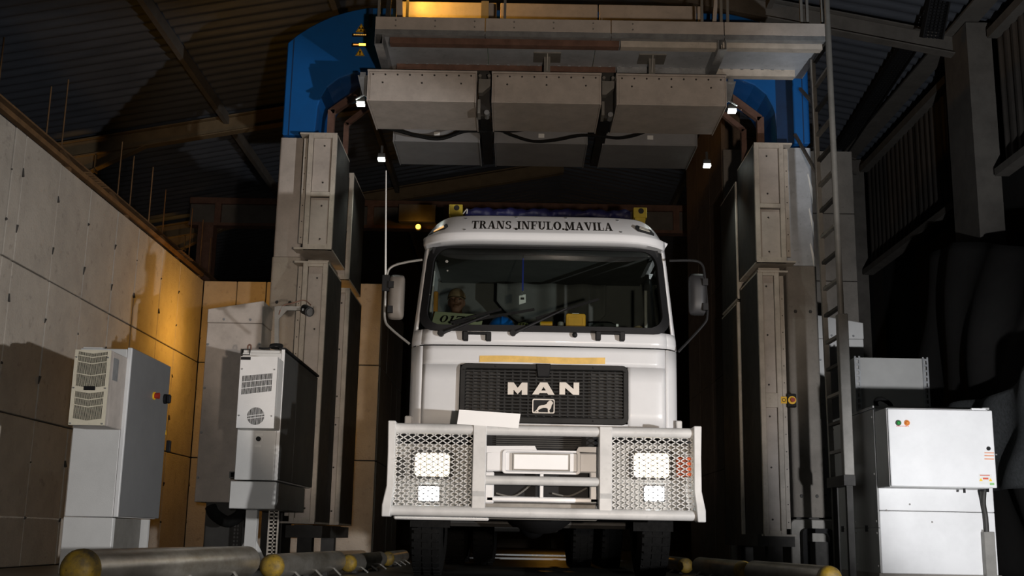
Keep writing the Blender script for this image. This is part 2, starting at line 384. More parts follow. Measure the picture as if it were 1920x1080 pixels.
# ---- rusty twin rail with rods above the left wall
rl = thing('wall_top_rail','rust-brown twin rail with upright rods along the top of the left wall','rail',(-4.8,13,3.85))
MB().box(-4.83,-4.76,6,18.2,4.20,4.22).build('upper_rail', RAILR, rl); MB().box(-4.62,-4.56,6,16.4,3.94,3.99).build('lower_rail', RAILR, rl)
for y in (9.2,11.5,13.0,15.0,16.2): MB().bar((-4.6,y,3.96),(-4.8,y+.05,4.22),.05,.03).build('bracket', RAILR, rl)
for y in (9.75,10.02,11.15,11.55,13.3,13.75,14.5,15.1,16.4,17.0,17.5): MB().cyl((-4.8,y,4.2),(-4.8,y,4.75+.25*random.random()),.008,6).build('rod', RAILR, rl)
for y in (9.4,11.3,13.1,15.2,16.3): MB().box(-4.66,-4.58,y-.03,y+.03,3.83,3.95).build('foot', RAILR, rl)
for k,(ya,yb) in enumerate(((11.9,12.5),(15.4,16.0))):
    m=MB()
    for i in range(7): m.box(-4.80,-4.60,ya+i*.09,ya+i*.09+.03,4.07,4.09)
    m.build('grating_strip', RAILR, rl)
# ---- lamps of the place, with added fill behind the truck
def bulkhead(name, label, loc, power, r=.07, color=AMB, glow=None, spot=None, hold=None):
    t = thing(name, label, 'lamp', loc); L=Vector(loc)
    MB().cyl(L+Vector((0,.05,0)),L+Vector((0,.09,0)),r*1.25,14).build('back_plate', DSTEEL, t)
    MB().ell(L,r,r*.8,r,14,8).build('globe', glow or AMBG, t, smooth=True)
    if hold: MB().bar(L+Vector((0,.07,0)),Vector(hold),.03,.03).build('bracket_post', DSTEEL, t)
    if spot: lamp(name+'_light',L+Vector((0,-.1,-.02)),spot,power,color,125,.6,r); return t
    l=bpy.data.lights.new(name+'_light','POINT'); l.energy=power; l.color=color; l.shadow_soft_size=r*1.1
    o=bpy.data.objects.new(name+'_light',l); COL.objects.link(o); o.location=L+Vector((0,-.14,0)); return t
bulkhead('bulkhead_lamp','amber bulkhead lamp hidden behind the tall slope-topped cover',(-3.7,15.0,2.85),42,hold=(-3.7,15.07,0))
for k,(yy,lab) in enumerate(((17.2,'nearer'),(22.2,'further'))):
    t=thing('uplight','small amber uplight behind the left wall, %s of two'%lab,'lamp',(-6.5,yy,0))
    MB().cyl((-6.5,yy,0),(-6.5,yy,3.6),.03,8).build('post',DSTEEL,t); MB().cyl((-6.5,yy,3.6),(-6.55,yy+.05,3.75),.09,14).build('housing',DSTEEL,t); MB().cyl((-6.55,yy+.05,3.75),(-6.553,yy+.053,3.757),.08,14).build('lens',AMBG,t)
    lamp('uplight_beam',(-6.56,yy+.06,3.78),(-7.2,yy+1.12,6.0),60,AMB,22,.6,.05)
bulkhead('bulkhead_lamp','small amber lamp glowing on the far crane girder',tuple(pt(784,425,21.7)),1.5,.05,hold=tuple(pt(784,421,22.02)))
bulkhead('bulkhead_lamp','amber lamp far back beyond the truck',(1.0,33,3.2),14,.1,hold=(1.0,33.07,0))
for yy in (19.5,23.5): lamp('passage_fill_light',(.45,yy+.8,6.0),(.45,yy,0),4500,(.9,.95,1),24,.4,.12)  # added lamps hidden behind the truck, brighten the floor seen under it

# ================================================================== scanner portal
AY = 13.0
ar = thing('scanner_portal','blue arch of the vehicle scanner standing over the lane on two tall columns','portal',(.28,13.4,0))
# blue arch: outline in (x,z)
oL,oR,zb0 = -2.82,3.39,4.93
outer = [(oL,zb0),(oL,6.09)]+[(pt(px,py,AY).x,pt(px,py,AY).z) for px,py in ((558,65),(580,51),(601,40),(624,30),(647,23),(668,18),(690,14))]
mir = lambda q: [(oL+oR-x,z) for x,z in reversed(q)]
outer = outer+mir(outer)
inner = [(-2.44,zb0),(-2.42,5.30)]+[(-1.80-.60*math.cos(a), 5.32+.43*math.sin(a)) for a in [math.radians(d) for d in (10,30,50,70,90)]]
inner = inner+mir(inner)
arch = MB().prism(outer+list(reversed(inner)),'y',AY,AY+.9).build('blue_arch', BLUE, ar, bevel=.012)
MB().prism([(oL-.012,zb0),(oL-.012,6.10),(oL+.012,6.12),(oL+.012,zb0)],'y',AY+.1,AY+.8).build('edge_strip', BLUED, arch)
for x in (oL+.075,oR-.075): MB().box(x-.006,x+.006,AY-.004,AY+.01,zb0,6.15).build('seam', BLUED, arch)
MB().box(PX(692,30,AY),PX(699,30,AY),AY-.004,AY+.01,6.3,6.55).build('seam', BLUED, arch)
for x in (3.10,): MB().box(x-.1,x+.1,AY-.004,AY+.01,zb0,5.75).build('dark_panel', BLUED, arch)
# frame steel inside the arch corners
for s,x in ((1,-2.30),(-1,2.87)):
    m=MB(); m.bar((x,AY+.3,4.9),(x,AY+.3,5.35),.08,.08); m.bar((x,AY+.3,5.33),(x+s*.45,AY+.3,5.68),.08,.08); m.build('corner_brace', RUST, ar)
    m=MB(); m.bar((x+s*.14,AY+.6,4.9),(x+s*.14,AY+.6,5.30),.06,.06); m.bar((x+s*.14,AY+.6,5.29),(x+s*.5,AY+.6,5.6),.06,.06); m.build('corner_brace', RUST, ar)
# pale fascia boxes on top of the arch
fx=[PX(p,25,AY-.06) for p in (741,750,932,937,1122,1307,1318)]
for i,(a,b) in enumerate(((0,1),(1,2),(3,4),(4,5),(5,6))):
    MB().box(fx[a]+.006,fx[b]-.006,AY-.06,AY+.3,6.2,6.62).build('fascia_panel', STEELB, ar, bevel=.008)
MB().box(PX(902,25,AY-.1),PX(916,25,AY-.1),AY-.1,AY-.05,6.2,6.62).build('fascia_post', STEEL, ar)
MB().box(PX(1318,40,AY+.3),3.0,AY+.3,AY+.6,6.2,6.42).build('top_duct', BEAMM, ar)
# columns
for nm,x0,x1,mt,top in (('left',-2.84,-2.53,GALV,4.90),('right',3.07,3.40,GALV,4.88)):
    c=MB().prism(rrect(x0,x1,AY+.02,AY+.75,.03,3),'z',3.46,top).build('column', STEELB if nm=='left' else GALVP, ar, smooth=True)
    MB().prism(rrect(x0-.01,x1+.012,AY+.0,AY+.77,.035,3),'z',.62,3.45).build('column', CONC if nm=='left' else CONC2, ar, smooth=True)
    MB().box(x0+.04,x1-.04,AY+.1,AY+.65,.0,.62).build('column_foot', DSTEEL, ar)
    MB().bolts([(x0+.08,AY,2.92),(x1-.08,AY,2.92),(x0+.08,AY,.85),(x1-.08,AY,.85)],.022).build('anchor_bolts', DSTEEL, ar)
# pale slashes on the right column side
for i in range(4):
    z=4.55-i*.42
    MB().add([(3.345,AY+.015,z),(3.395,AY+.015,z-.36),(3.398,AY+.015,z-.16),(3.355,AY+.015,z+.02)],[(0,1,2,3)]).build('pale_slash', PAPER, ar, thick=.003)
# right foot casting
MB().prism(rrect(3.02,3.55,.05,.60,.06),'y',AY+.0,AY+.5).build('foot_casting', STEEL, ar, bevel=.01)
MB().ring(rrect(3.12,3.46,.0,.50,.06),rrect(3.17,3.41,.0,.45,.05),'y',AY-.12,AY+.02).build('foot_hoop', BLACK, ar)
MB().box(3.2,3.4,AY-.1,AY+.1,0,.36).build('foot_post', DSTEEL, ar)
# warning signs on the arch
def tri_sign(px,py,w,kind,label):
    c=pt(px,py,AY-.012); r=w*(AY/2100); t=thing('warning_sign',label,'sign',tuple(c-Vector((0,0,r*.6)))) ; Y=AY-.012
    def tri(k,n=4):
        P=[]
        V=[Vector((0,1.0)),Vector((-.95,-.62)),Vector((.95,-.62))]
        for i,v in enumerate(V):
            a=(V[i-1]-v).normalized(); b=(V[(i+1)%3]-v).normalized()
            for q in range(n+1):
                s=q/n; P.append(v*1+(a*(1-s)**2+b*s**2)*.16)
        return [(c.x+p.x*r*k,c.z+p.y*r*k) for p in P]
    MB().prism(tri(1),'y',Y,Y+.01).build('plate', SIGNY, t)
    MB().ring(tri(.90),tri(.78),'y',Y-.003,Y+.001).build('border', LETTER, t)
    m=MB()
    if kind=='!':
        m.prism([(c.x-.012,c.z+.42*r),(c.x+.012,c.z+.42*r),(c.x+.006,c.z-.16*r),(c.x-.006,c.z-.16*r)],'y',Y-.003,Y+.001); m.cyl((c.x,Y-.003,c.z-.32*r),(c.x,Y+.001,c.z-.32*r),.008,8)
    else:
        m.cyl((c.x,Y-.003,c.z-.02*r),(c.x,Y+.001,c.z-.02*r),r*.09,8)
        for a0 in (30,150,270):
            P=[]
            for rr,seq in ((.14,(-28,0,28)),(.42,(28,0,-28))):
                for d in seq: a=math.radians(a0+d); P.append((c.x+rr*r*math.cos(a),c.z-.02*r+rr*r*math.sin(a)))
            m.prism(P,'y',Y-.003,Y+.001)
    m.build('symbol', LETTER, t)
tri_sign(677,54,11,'r','yellow radiation warning triangle on the blue arch, upper of two')
tri_sign(675,99,9.5,'!','yellow triangle with exclamation mark on the blue arch, lower of two')
def strip_sign(px,py,w,h,label,lit):
    c=pt(px,py,AY-.02); k=AY/2100; W_=w*k/2; H=h*k/2
    t=thing('indicator_strip',label,'sign',(c.x,AY-.02,c.z-H)); MB().box(c.x-W_,c.x+W_,AY-.025,AY-.001,c.z-H,c.z+H).build('housing', BLACK, t, bevel=.004)
    m=MB()
    for i in range(7):
        x=c.x-W_*.72+i*W_*(.24 if not lit else .11); m.box(x-.008,x+.008,AY-.029,AY-.024,c.z-H*.35,c.z+H*.35); 
    m.build('lettering', AMBERL, t)
    if lit: MB().box(c.x-W_*.05,c.x+W_*.8,AY-.032,AY-.024,c.z-H*.6,c.z+H*.6).build('lit_segment', AMBG, t)
strip_sign(675,65.5,30,6,'unlit dark lettered strip below the radiation triangle',False)
strip_sign(674,84,30,7,'indicator strip with glowing amber segment on the blue arch',True)

# ---- walkway platform on top
P0,P1,PZt,PZb = -1.58,3.23,5.745,5.60
wk = thing('walkway','galvanised service walkway with toe boards hung above the detector boxes','walkway',(.8,12.05,5.45))
xs=[P0,PX(910,45,11.5),PX(1146,45,11.5),PX(1358,50,11.5),P1]
for a,b in zip(xs,xs[1:]): MB().box(a+.004,b-.004,11.5,11.52,PZb,PZt).build('toe_board', STEELB, wk, bevel=.004)
for a,b in zip(xs,xs[1:]):
    MB().prism([(11.50,PZb),(11.50,PZb-.05),(11.51,PZb-.055),(11.58,PZb-.055),(11.58,PZb-.045),(11.515,PZb-.045),(11.515,PZb)],'x',a+.004,b-.004).build('edge_angle', GALV, wk)
ux=[P0,PX(915,90,12),PX(1115,90,12),PX(1345,90,12),P1]
for a,b in zip(ux,ux[1:]): MB().box(a+.003,b-.003,11.53,12.62,PZb-.02,PZb).build('floor_plate', GALVP, wk)
def channel(x0,x1,y,mt,h=.08,w=.10): 
    MB().prism([(y-w/2,PZb-.02),(y-w/2,PZb-.02-h),(y+w/2,PZb-.02-h),(y+w/2,PZb-.02),(y+w/2-.01,PZb-.02),(y+w/2-.01,PZb-.01-h),(y-w/2+.01,PZb-.01-h),(y-w/2+.01,PZb-.02)],'x',x0,x1).build('channel', mt, wk)
channel(P0+.15,PX(1160,70,11.7),11.68,RUST); channel(PX(1163,70,11.7),PX(1345,75,11.7),11.68,FRAMEB); channel(PX(1352,75,11.7),P1-.03,11.66,FRAMEB)
channel(P0+.15,PX(1155,120,12.3),12.42,RUST); channel(PX(1158,120,12.3),PX(1332,125,12.3),12.42,GALV); channel(PX(1335,125,12.3),P1-.15,12.42,FRAMEB)
for x in (P0+.045,PX(1340,90,12)): MB().ring(rect(x-.045,x+.045,PZb-.16,PZb-.02),rect(x-.036,x+.036,PZb-.15,PZb-.03),'y',11.53,12.66).build('cross_beam', GALV, wk)
m=MB()
for row,y in ((0,11.62),(1,12.36)):
    x=P0+.25
    while x<P1-.2: m.box(x,x+.03,y-.008,y+.008,PZb-.028,PZb-.018); x+=.115
m.build('weld_tabs', GALV, wk)
for px,py in ((1026,104),(1222,110)):
    c=pt(px,py,12.1); MB().box(c.x-.15,c.x+.15,11.98,12.24,PZb-.035,PZb-.02).build('hanger_plate', STEEL, wk)
    MB().box(c.x-.035,c.x+.035,12.08,12.12,PZb-.24,PZb-.03).build('hanger', STEEL, wk); MB().prism([(12.08,PZb-.03),(12.08,PZb-.2),(11.98,PZb-.03)],'x',c.x-.005,c.x+.005).build('hanger_rib', STEEL, wk)
MB().bolts([(P0+.22+i*.42,11.5,z) for i in range(7) for z in (PZb+.04,PZb+.105)],.011).build('toe_board_bolts', STEEL, wk)
for px in (711,947,1316,1352,1364,1502,1513,1541):
    x=PX(px,10,11.55); MB().bar((x,11.56,PZb),(x,11.56,6.7),.028,.028).build('guard_post', STEEL, wk)
for z in (6.15,6.68): MB().bar((P0,11.56,z),(P1,11.56,z),.03,.03).build('guard_rail', STEEL, wk)
MB().bar((PX(735,0,12),11.9,6.7),(PX(728,30,12),11.9,5.62),.05,.05).build('guard_brace', DSTEEL, wk)
MB().bar((PX(742,0,12.3),12.5,6.7),(PX(752,30,12.3),12.5,5.62),.07,.03).build('guard_brace', STEELB, wk)
MB().bar((PX(1346,0,12),11.9,6.7),(PX(1332,30,12),11.9,5.62),.04,.03).build('guard_brace', STEELB, wk)
bulkhead('beacon_lamp','amber beacon on the walkway above the blue arch',(PX(765,-30,12.6),12.6,6.85),60,.06,spot=(-.75,12.95,6.35),hold=(PX(765,-30,12.6),12.6,5.62))

# ---- overhead detector boxes, two rows of three
def head_box(x0,x1,y0,ztop,zmid,zbot,dy,back,label,cables=True,lm=STEELB):
    t=thing('overhead_detector',label,'detector box',((x0+x1)/2,y0+.4,zbot),'overhead detector boxes')
    MB().prism([(y0,ztop),(y0,zmid),(y0+back,zmid),(y0+back,ztop)],'x',x0+.012,x1-.012).build('body', lm, t, bevel=.006)
    MB().box(x0+.03,x1-.03,y0-.008,y0+.001,zmid+.01,ztop-.02).build('front_cover', lm, t, bevel=.003)
    MB().box(x0-.005,x1+.005,y0-.02,y0+back,ztop,ztop+.02).build('lid', lm, t, bevel=.003)
    for a,b in ((x0,x0+.012),(x1-.012,x1)):
        MB().prism([(y0-.01,ztop),(y0-.01,zmid-.012),(y0+back,zmid-.012),(y0+back,ztop)],'x',a,b).build('end_plate', lm, t)
    n=8; w=x1-x0
    MB().bolts([(x0+.06+i*(w-.12)/n,y0-.008,ztop-.035) for i in range(n+1)]+[(x0+w*q,y0-.008,(ztop+zmid)/2+.04) for q in (.14,.5,.86)],.012).build('bolts', DSTEEL, t)
    return t
names=('left','middle','right')
for i,(a,b) in enumerate(((-1.70,-.505),(-.335,.862),(1.03,2.232))):
    head_box(a,b,12.0,5.325,4.99,4.98,.42,.92,'%s beige box of the front row of three overhead detector boxes'%names[i])
for i,(a,b) in enumerate(((-1.56,-.505),(-.33,.80),(.98,2.13))):
    t=head_box(a,b,13.42,5.30,5.02,5.01,.5,.90,'%s grey box of the rear row of three overhead detector boxes'%names[i],lm=GREYB)
    MB().box((a+b)/2-.03,(a+b)/2+.04,13.405,13.415,5.09,5.14).build('sticker', PAPER, t)
# hangers and clamps between boxes
for k,(xa,lab) in enumerate(((-.42,'dark clamp bracket between left and middle overhead boxes'),(.946,'dark clamp bracket between middle and right overhead boxes'))):
    t=thing('clamp_bracket',lab,'bracket',(xa,12.4,4.9))
    MB().box(xa-.065,xa+.065,12.25,12.33,4.92,5.44).build('hanger_plate', DSTEEL, t); MB().prism([(xa-.065,5.30),(xa+.065,5.30),(xa+.065,5.22),(xa-.02,5.14),(xa-.065,5.14)],'y',12.1,12.2).build('gusset', STEEL, t)
    for dx in (-.05,.05): MB().cyl((xa+dx,12.05,5.32),(xa+dx,12.25,5.32),.018,8).build('bolt', STEEL, t)
    MB().cyl((xa+.03,12.15,4.93),(xa+.03,12.3,4.93),.03,8).build('clamp_bolt', GALV, t); MB().box(xa-.07,xa-.04,12.1,12.3,4.90,5.06).build('clamp_arm', STEEL, t)
    MB().box(xa-.06,xa+.06,12.33,14.3,5.03,5.11).build('rail', BLACK, t)
MB_=MB().box(-1.75,2.3,12.34,12.46,5.35,5.50); tag(MB_.build('carrier_beam', DSTEEL),'dark carrier beam between walkway and overhead detector boxes','beam')
# end ears of the front row
for k,(x,s,lab) in enumerate(((-1.73,-1,'small galvanised end bracket left of the overhead boxes'),(2.26,1,'small galvanised end bracket right of the overhead boxes'))):
    t=thing('end_bracket',lab,'bracket',(x,12.1,4.95)); m=MB().prism([(x-s*.02,5.30),(x+s*.09,5.30),(x+s*.03,5.08),(x-s*.02,5.05)],'y',12.05,12.07); m.build('plate', GALV, t)
    MB().box(x+s*.03-.03,x+s*.03+.03,12.03,12.07,5.28,5.33).build('cap', GALV, t); MB().bar((x,12.06,5.08),(x+s*.1,12.06,5.02),.03,.01).build('tab', GALV, t)
# flood lamps
def flood(px,py,Y,hang,label,w=.085):
    c=pt(px,py,Y); t=thing('led_floodlight',label,'floodlight',tuple(c),'small floodlights under the portal')
    MB().prism([(c.x-w*.6,c.z-.005),(c.x+w*.6,c.z-.005),(c.x+w*.5,c.z+.07),(c.x-w*.5,c.z+.07)],'y',Y,Y+.06).build('housing', DSTEEL, t)
    MB().box(c.x-w/2,c.x+w/2,Y-.012,Y+.05,c.z-.025,c.z-.006).build('lens', LEDF, t)
    MB().box(c.x-w/2,c.x+w/2,Y-.012,Y-.004,c.z-.02,c.z+.012).build('lens', LEDF, t)
    MB().bar((c.x,Y+.03,c.z+.07),(c.x,Y+.03,c.z+hang),.03,.012).build('stem', DSTEEL, t)
    lamp('led_floodlight_beam',(c.x,Y+.02,c.z-.05),(c.x+(.28-c.x)*.5,Y+.35,0),22,(.93,1,.92),120,.6,.03)
flood(676,193,12.1,.22,'floodlight at the left end of the front overhead boxes')
flood(1373,206,12.1,.2,'floodlight at the right end of the front overhead boxes')
flood(715,297,13.9,.18,'floodlight at the left end of the rear overhead boxes')
flood(1326,309,13.9,.18,'floodlight at the right end of the rear overhead boxes')
# sagging black hoses
def hose(pxs,Y,r,label):
    tag(MB().tube(spline([pt(x,y,Y) for x,y in pxs],7),r,8).build('cable_hose', RUBBER, smooth=True),label,'hose')
hose(((705,238),(745,245),(795,258),(830,260),(870,247),(905,246)),13.0,.018,'black hose sagging under the left overhead box, lower of two')
hose(((705,232),(740,240),(780,252),(830,256),(868,242),(905,243),(960,246),(1000,241)),13.1,.016,'black hose from left overhead box to the middle one, upper')
hose(((900,248),(935,243),(960,253),(1000,265),(1040,263),(1090,254),(1130,256),(1160,259),(1190,254),(1215,245)),13.05,.018,'black hose sagging under middle and right overhead boxes')

# ---- detector towers either side of the lane
def tower(name_label,xin,s,y0,y1,z0,z1,wid,splits,nearfront=True,foot=True):
    """xin: plane of the lane side, s: +1 when it faces +x, wid: width of the end face"""
    xo = xin-s*wid; lo,hi=min(xin,xo),max(xin,xo)
    t=thing('detector_panel',name_label,'detector panel',((lo+hi)/2,(y0+y1)/2,z0),'upright detector panels beside the lane')
    fw=.055
    def X(a,b): return (min(a,b),max(a,b))
    a,b=X(xin,xin-s*fw); MB().box(a,b,y0,y0+.06,z0,z1).build('frame_post', FRAMEB, t, bevel=.004)
    a,b=X(xo+s*.10,xo+s*.155); MB().box(a,b,y0,y0+.05,z0,z1).build('frame_post', FRAMEB, t, bevel=.004)
    a,b=X(xo+s*.04,xo+s*.085); MB().box(a,b,y0+.06,y0+.10,z0+.08,z1-.05).build('hinge_strip', FRAMEB, t)
    zz=[z0]+[z0+(z1-z0)*q for q in splits]+[z1]
    a,b=X(xin-s*fw,xo+s*.155)
    for i,z in enumerate(zz):
        hgt=.06 if i in (0,len(zz)-1) else (.16 if len(splits)==1 and z1-z0>2 else .05)
        zc=z+hgt/2 if i==0 else (z-hgt/2 if i==len(zz)-1 else z)
        MB().box(a,b,y0,y0+.05,zc-hgt/2,zc+hgt/2).build('frame_rail', FRAMEB, t, bevel=.003)
    for za,zb_ in zip(zz,zz[1:]): MB().box(a+.004,b-.004,y0+.035,y0+.05,za+.035,zb_-.035).build('front_plate', STEELB, t, bevel=.003)
    MB().box(lo+.09*(s>0),hi-.09*(s<0),y0+.05,y1-.01,z0+.02,z1-.02).build('body', DSTEEL, t)
    # lane-side cover sheets with a recessed black gasket line
    sy0=y0+.06; bands=[(z0+.0,z1)] if z1-z0<2 else [(z0+.10,z0+(z1-z0)*splits[0]-.10),(z0+(z1-z0)*splits[0]-.09,z0+(z1-z0)*splits[0]+.09),(z0+(z1-z0)*splits[0]+.10,z1-.06)]
    for za,zb_ in bands:
        a,b=X(xin-s*.02,xin-s*.002); MB().box(a,b,sy0,y1-.02,za+.01,zb_-.01).build('side_cover', PANELG, t, bevel=.004)
    for za,zb_ in ((z1-.02,z1),(z0,z0+.02)):
        a,b=X(xin,xin-s*wid); MB().box(a,b,y0-.004,y1,za,zb_).build('cap_plate', FRAMEB, t)
    a,b=X(xin-s*.012,xin); MB().box(a,b,y1-.03,y1,z0,z1).build('rear_edge', BLACK, t)
    fx_=(xin-s*fw+xo+s*.155)/2
    n=2 if z1-z0<2 else 3
    P=[]
    for za,zb_ in zip(zz,zz[1:]):
        for q in ([.12,.5,.88] if z1-z0>2 else [.2,.8]): P.append((fx_+s*.02,y0+.034,za+(zb_-za)*q))
    MB().bolts(P,.012).build('bolts', DSTEEL, t)
    MB().bolts([(xo+s*.0625,y0+.06,z0+.15+i*.19) for i in range(int((z1-z0-.3)/.19)+1)],.007).build('hinge_screws', DSTEEL, t)
    return t
N_=12.8
tower('upper near detector panel of the left tower, in front of column top',-2.135,1,N_,13.85,3.50,4.89,.43,(.47,))
tower('upper far detector panel of the left tower',-2.10,1,14.0,15.1,3.42,4.79,.38,(.47,))
tower('tall lower near detector panel of the left tower behind the cabinet',-2.165,1,N_,13.85,.45,3.36,.38,(.47,))
tower('tall lower far detector panel of the left tower',-2.08,1,14.0,15.1,.45,3.31,.34,(.47,))
tower('upper near detector panel of the right tower beside the column top',2.685,-1,N_,13.85,3.44,4.86,.44,(.47,))
tower('upper far detector panel of the right tower',2.690,-1,14.0,15.1,3.26,4.76,.36,(.47,))
tower('tall lower near detector panel of the right tower with crossbar',2.690,-1,N_,13.85,.41,3.345,.34,(.50,))
tower('tall lower far detector panel of the right tower',2.680,-1,14.0,15.1,.41,3.22,.34,(.50,))
for x,lab in ((-2.3,'dark steel stand under the left tower of detector panels'),(2.85,'dark steel stand under the right tower of detector panels')):
    t=thing('tower_stand',lab,'stand',(x,13.9,0)); 
    MB().box(x-.2,x+.2,12.95,15.0,.30,.43).build('cross_beam', DSTEEL, t)
    for y in (13.1,14.7): MB().box(x-.08,x+.08,y-.08,y+.08,0,.30).build('post', DSTEEL, t); MB().box(x-.15,x+.15,y-.15,y+.15,0,.02).build('base_plate', DSTEEL, t)
    m=MB()
    for z in (3.36,): m.box(x-.12,x+.12,12.95,13.6,3.365,3.41)
    m.build('spacer_block', FRAMEB, t)
    MB().box(x-.1,x+.1,12.9,15.0,.43,.44).build('top_plate', DSTEEL, t)
# emergency stop and yellow label on right tower
c=pt(1486,750,12.77); t=thing('emergency_stop','red mushroom button on yellow disc beside the right tower','button',(c.x,12.77,c.z-.06))
MB().box(c.x-.05,c.x+.05,12.80,12.86,c.z-.075,c.z+.075).build('box', BLACK, t, bevel=.006); MB().cyl((c.x,12.785,c.z),(c.x,12.80,c.z),.045,18).build('yellow_disc', SIGNY, t); MB().cyl((c.x,12.74,c.z),(c.x,12.785,c.z),.024,14,).build('red_cap', RED, t)
MB().box(c.x-.1,c.x+.02,12.86,12.9,c.z-.02,c.z+.02).build('bracket', DSTEEL, t)
c=pt(1470,750,12.79); t=thing('yellow_sticker','small yellow round-mark sticker beside the emergency stop','sticker',(c.x,12.79,c.z-.04)); MB().box(c.x-.032,c.x+.032,12.793,12.7985,c.z-.038,c.z+.038).build('sheet', SIGNY, t); MB().ring([(c.x+.022*math.cos(a*.5236),c.z+.022*math.sin(a*.5236)) for a in range(12)],[(c.x+.015*math.cos(a*.5236),c.z+.015*math.sin(a*.5236)) for a in range(12)],'y',12.791,12.794).build('ring_mark', LETTER, t)

# ---- access ladder at the right end of the walkway
ld=thing('access_ladder','tall grey access ladder rising to the right end of the walkway','ladder',(3.25,11.75,0))
MB().cyl((3.245,11.5,2.55),(3.225,11.5,6.6),.032,12).build('stringer', STEEL, ld, smooth=True)
MB().box(3.20,3.30,11.45,11.55,1.0,2.6).build('stringer_sleeve', STEEL, ld, bevel=.006)
MB().bar((3.235,12.02,1.0),(3.19,12.02,5.55),.05,.05).build('stringer', STEEL, ld)
MB().box(3.19,3.30,11.44,12.08,.9,1.0).build('foot_beam', DSTEEL, ld); 
for y in (11.5,12.02): MB().box(3.22,3.28,y-.03,y+.03,0,.9).build('leg', DSTEEL, ld)
for i in range(17):
    z=1.25+i*.285
    if z<5.6: MB().bar((3.24-.01*z/3,11.5,z),(3.235-.012*z/3,12.02,z),.045,.03).build('rung', DSTEEL if i%2 else STEEL, ld)
MB().bar((3.235,12.05,5.0),(3.19,12.6,5.45),.03,.03).build('stay', STEEL, ld); MB().bar((3.23,12.05,4.2),(3.19,12.9,5.0),.03,.03).build('stay', STEEL, ld)
# dark perforated cable tray under the right roof
def tray(p0,p1,w,label,n):
    p0,p1=Vector(p0),Vector(p1); d=(p1-p0); side=d.cross(Vector((0,0,1))).normalized()
    t=thing('cable_tray',label,'cable tray',tuple(p1)); 
    for s in (-1,1): MB().bar(p0+side*s*w/2,p1+side*s*w/2,.02,.10).build('side_rail', BLACK, t)
    m=MB()
    for i in range(n):
        c=p0+d*(i+.5)/n; m.bar(c-side*w/2,c+side*w/2,d.length/n*.62,.012)
    for q in (-.3,-.1,.1,.3): m.bar(p0+side*q*w,p1+side*q*w,.05*w/.4,.01)
    m.build('perforated_floor', BLACK, t); return t
tray(pt(1708,62,15.25)-Vector((0,0,.13)),pt(1576,268,19.9)-Vector((0,0,.13)),.25,'black perforated cable tray slanting back under the right roof',60)
tray(pt(1764,-20,14.2),pt(1746,72,14.5),.28,'black perforated cable tray hanging by the eave beam',16)

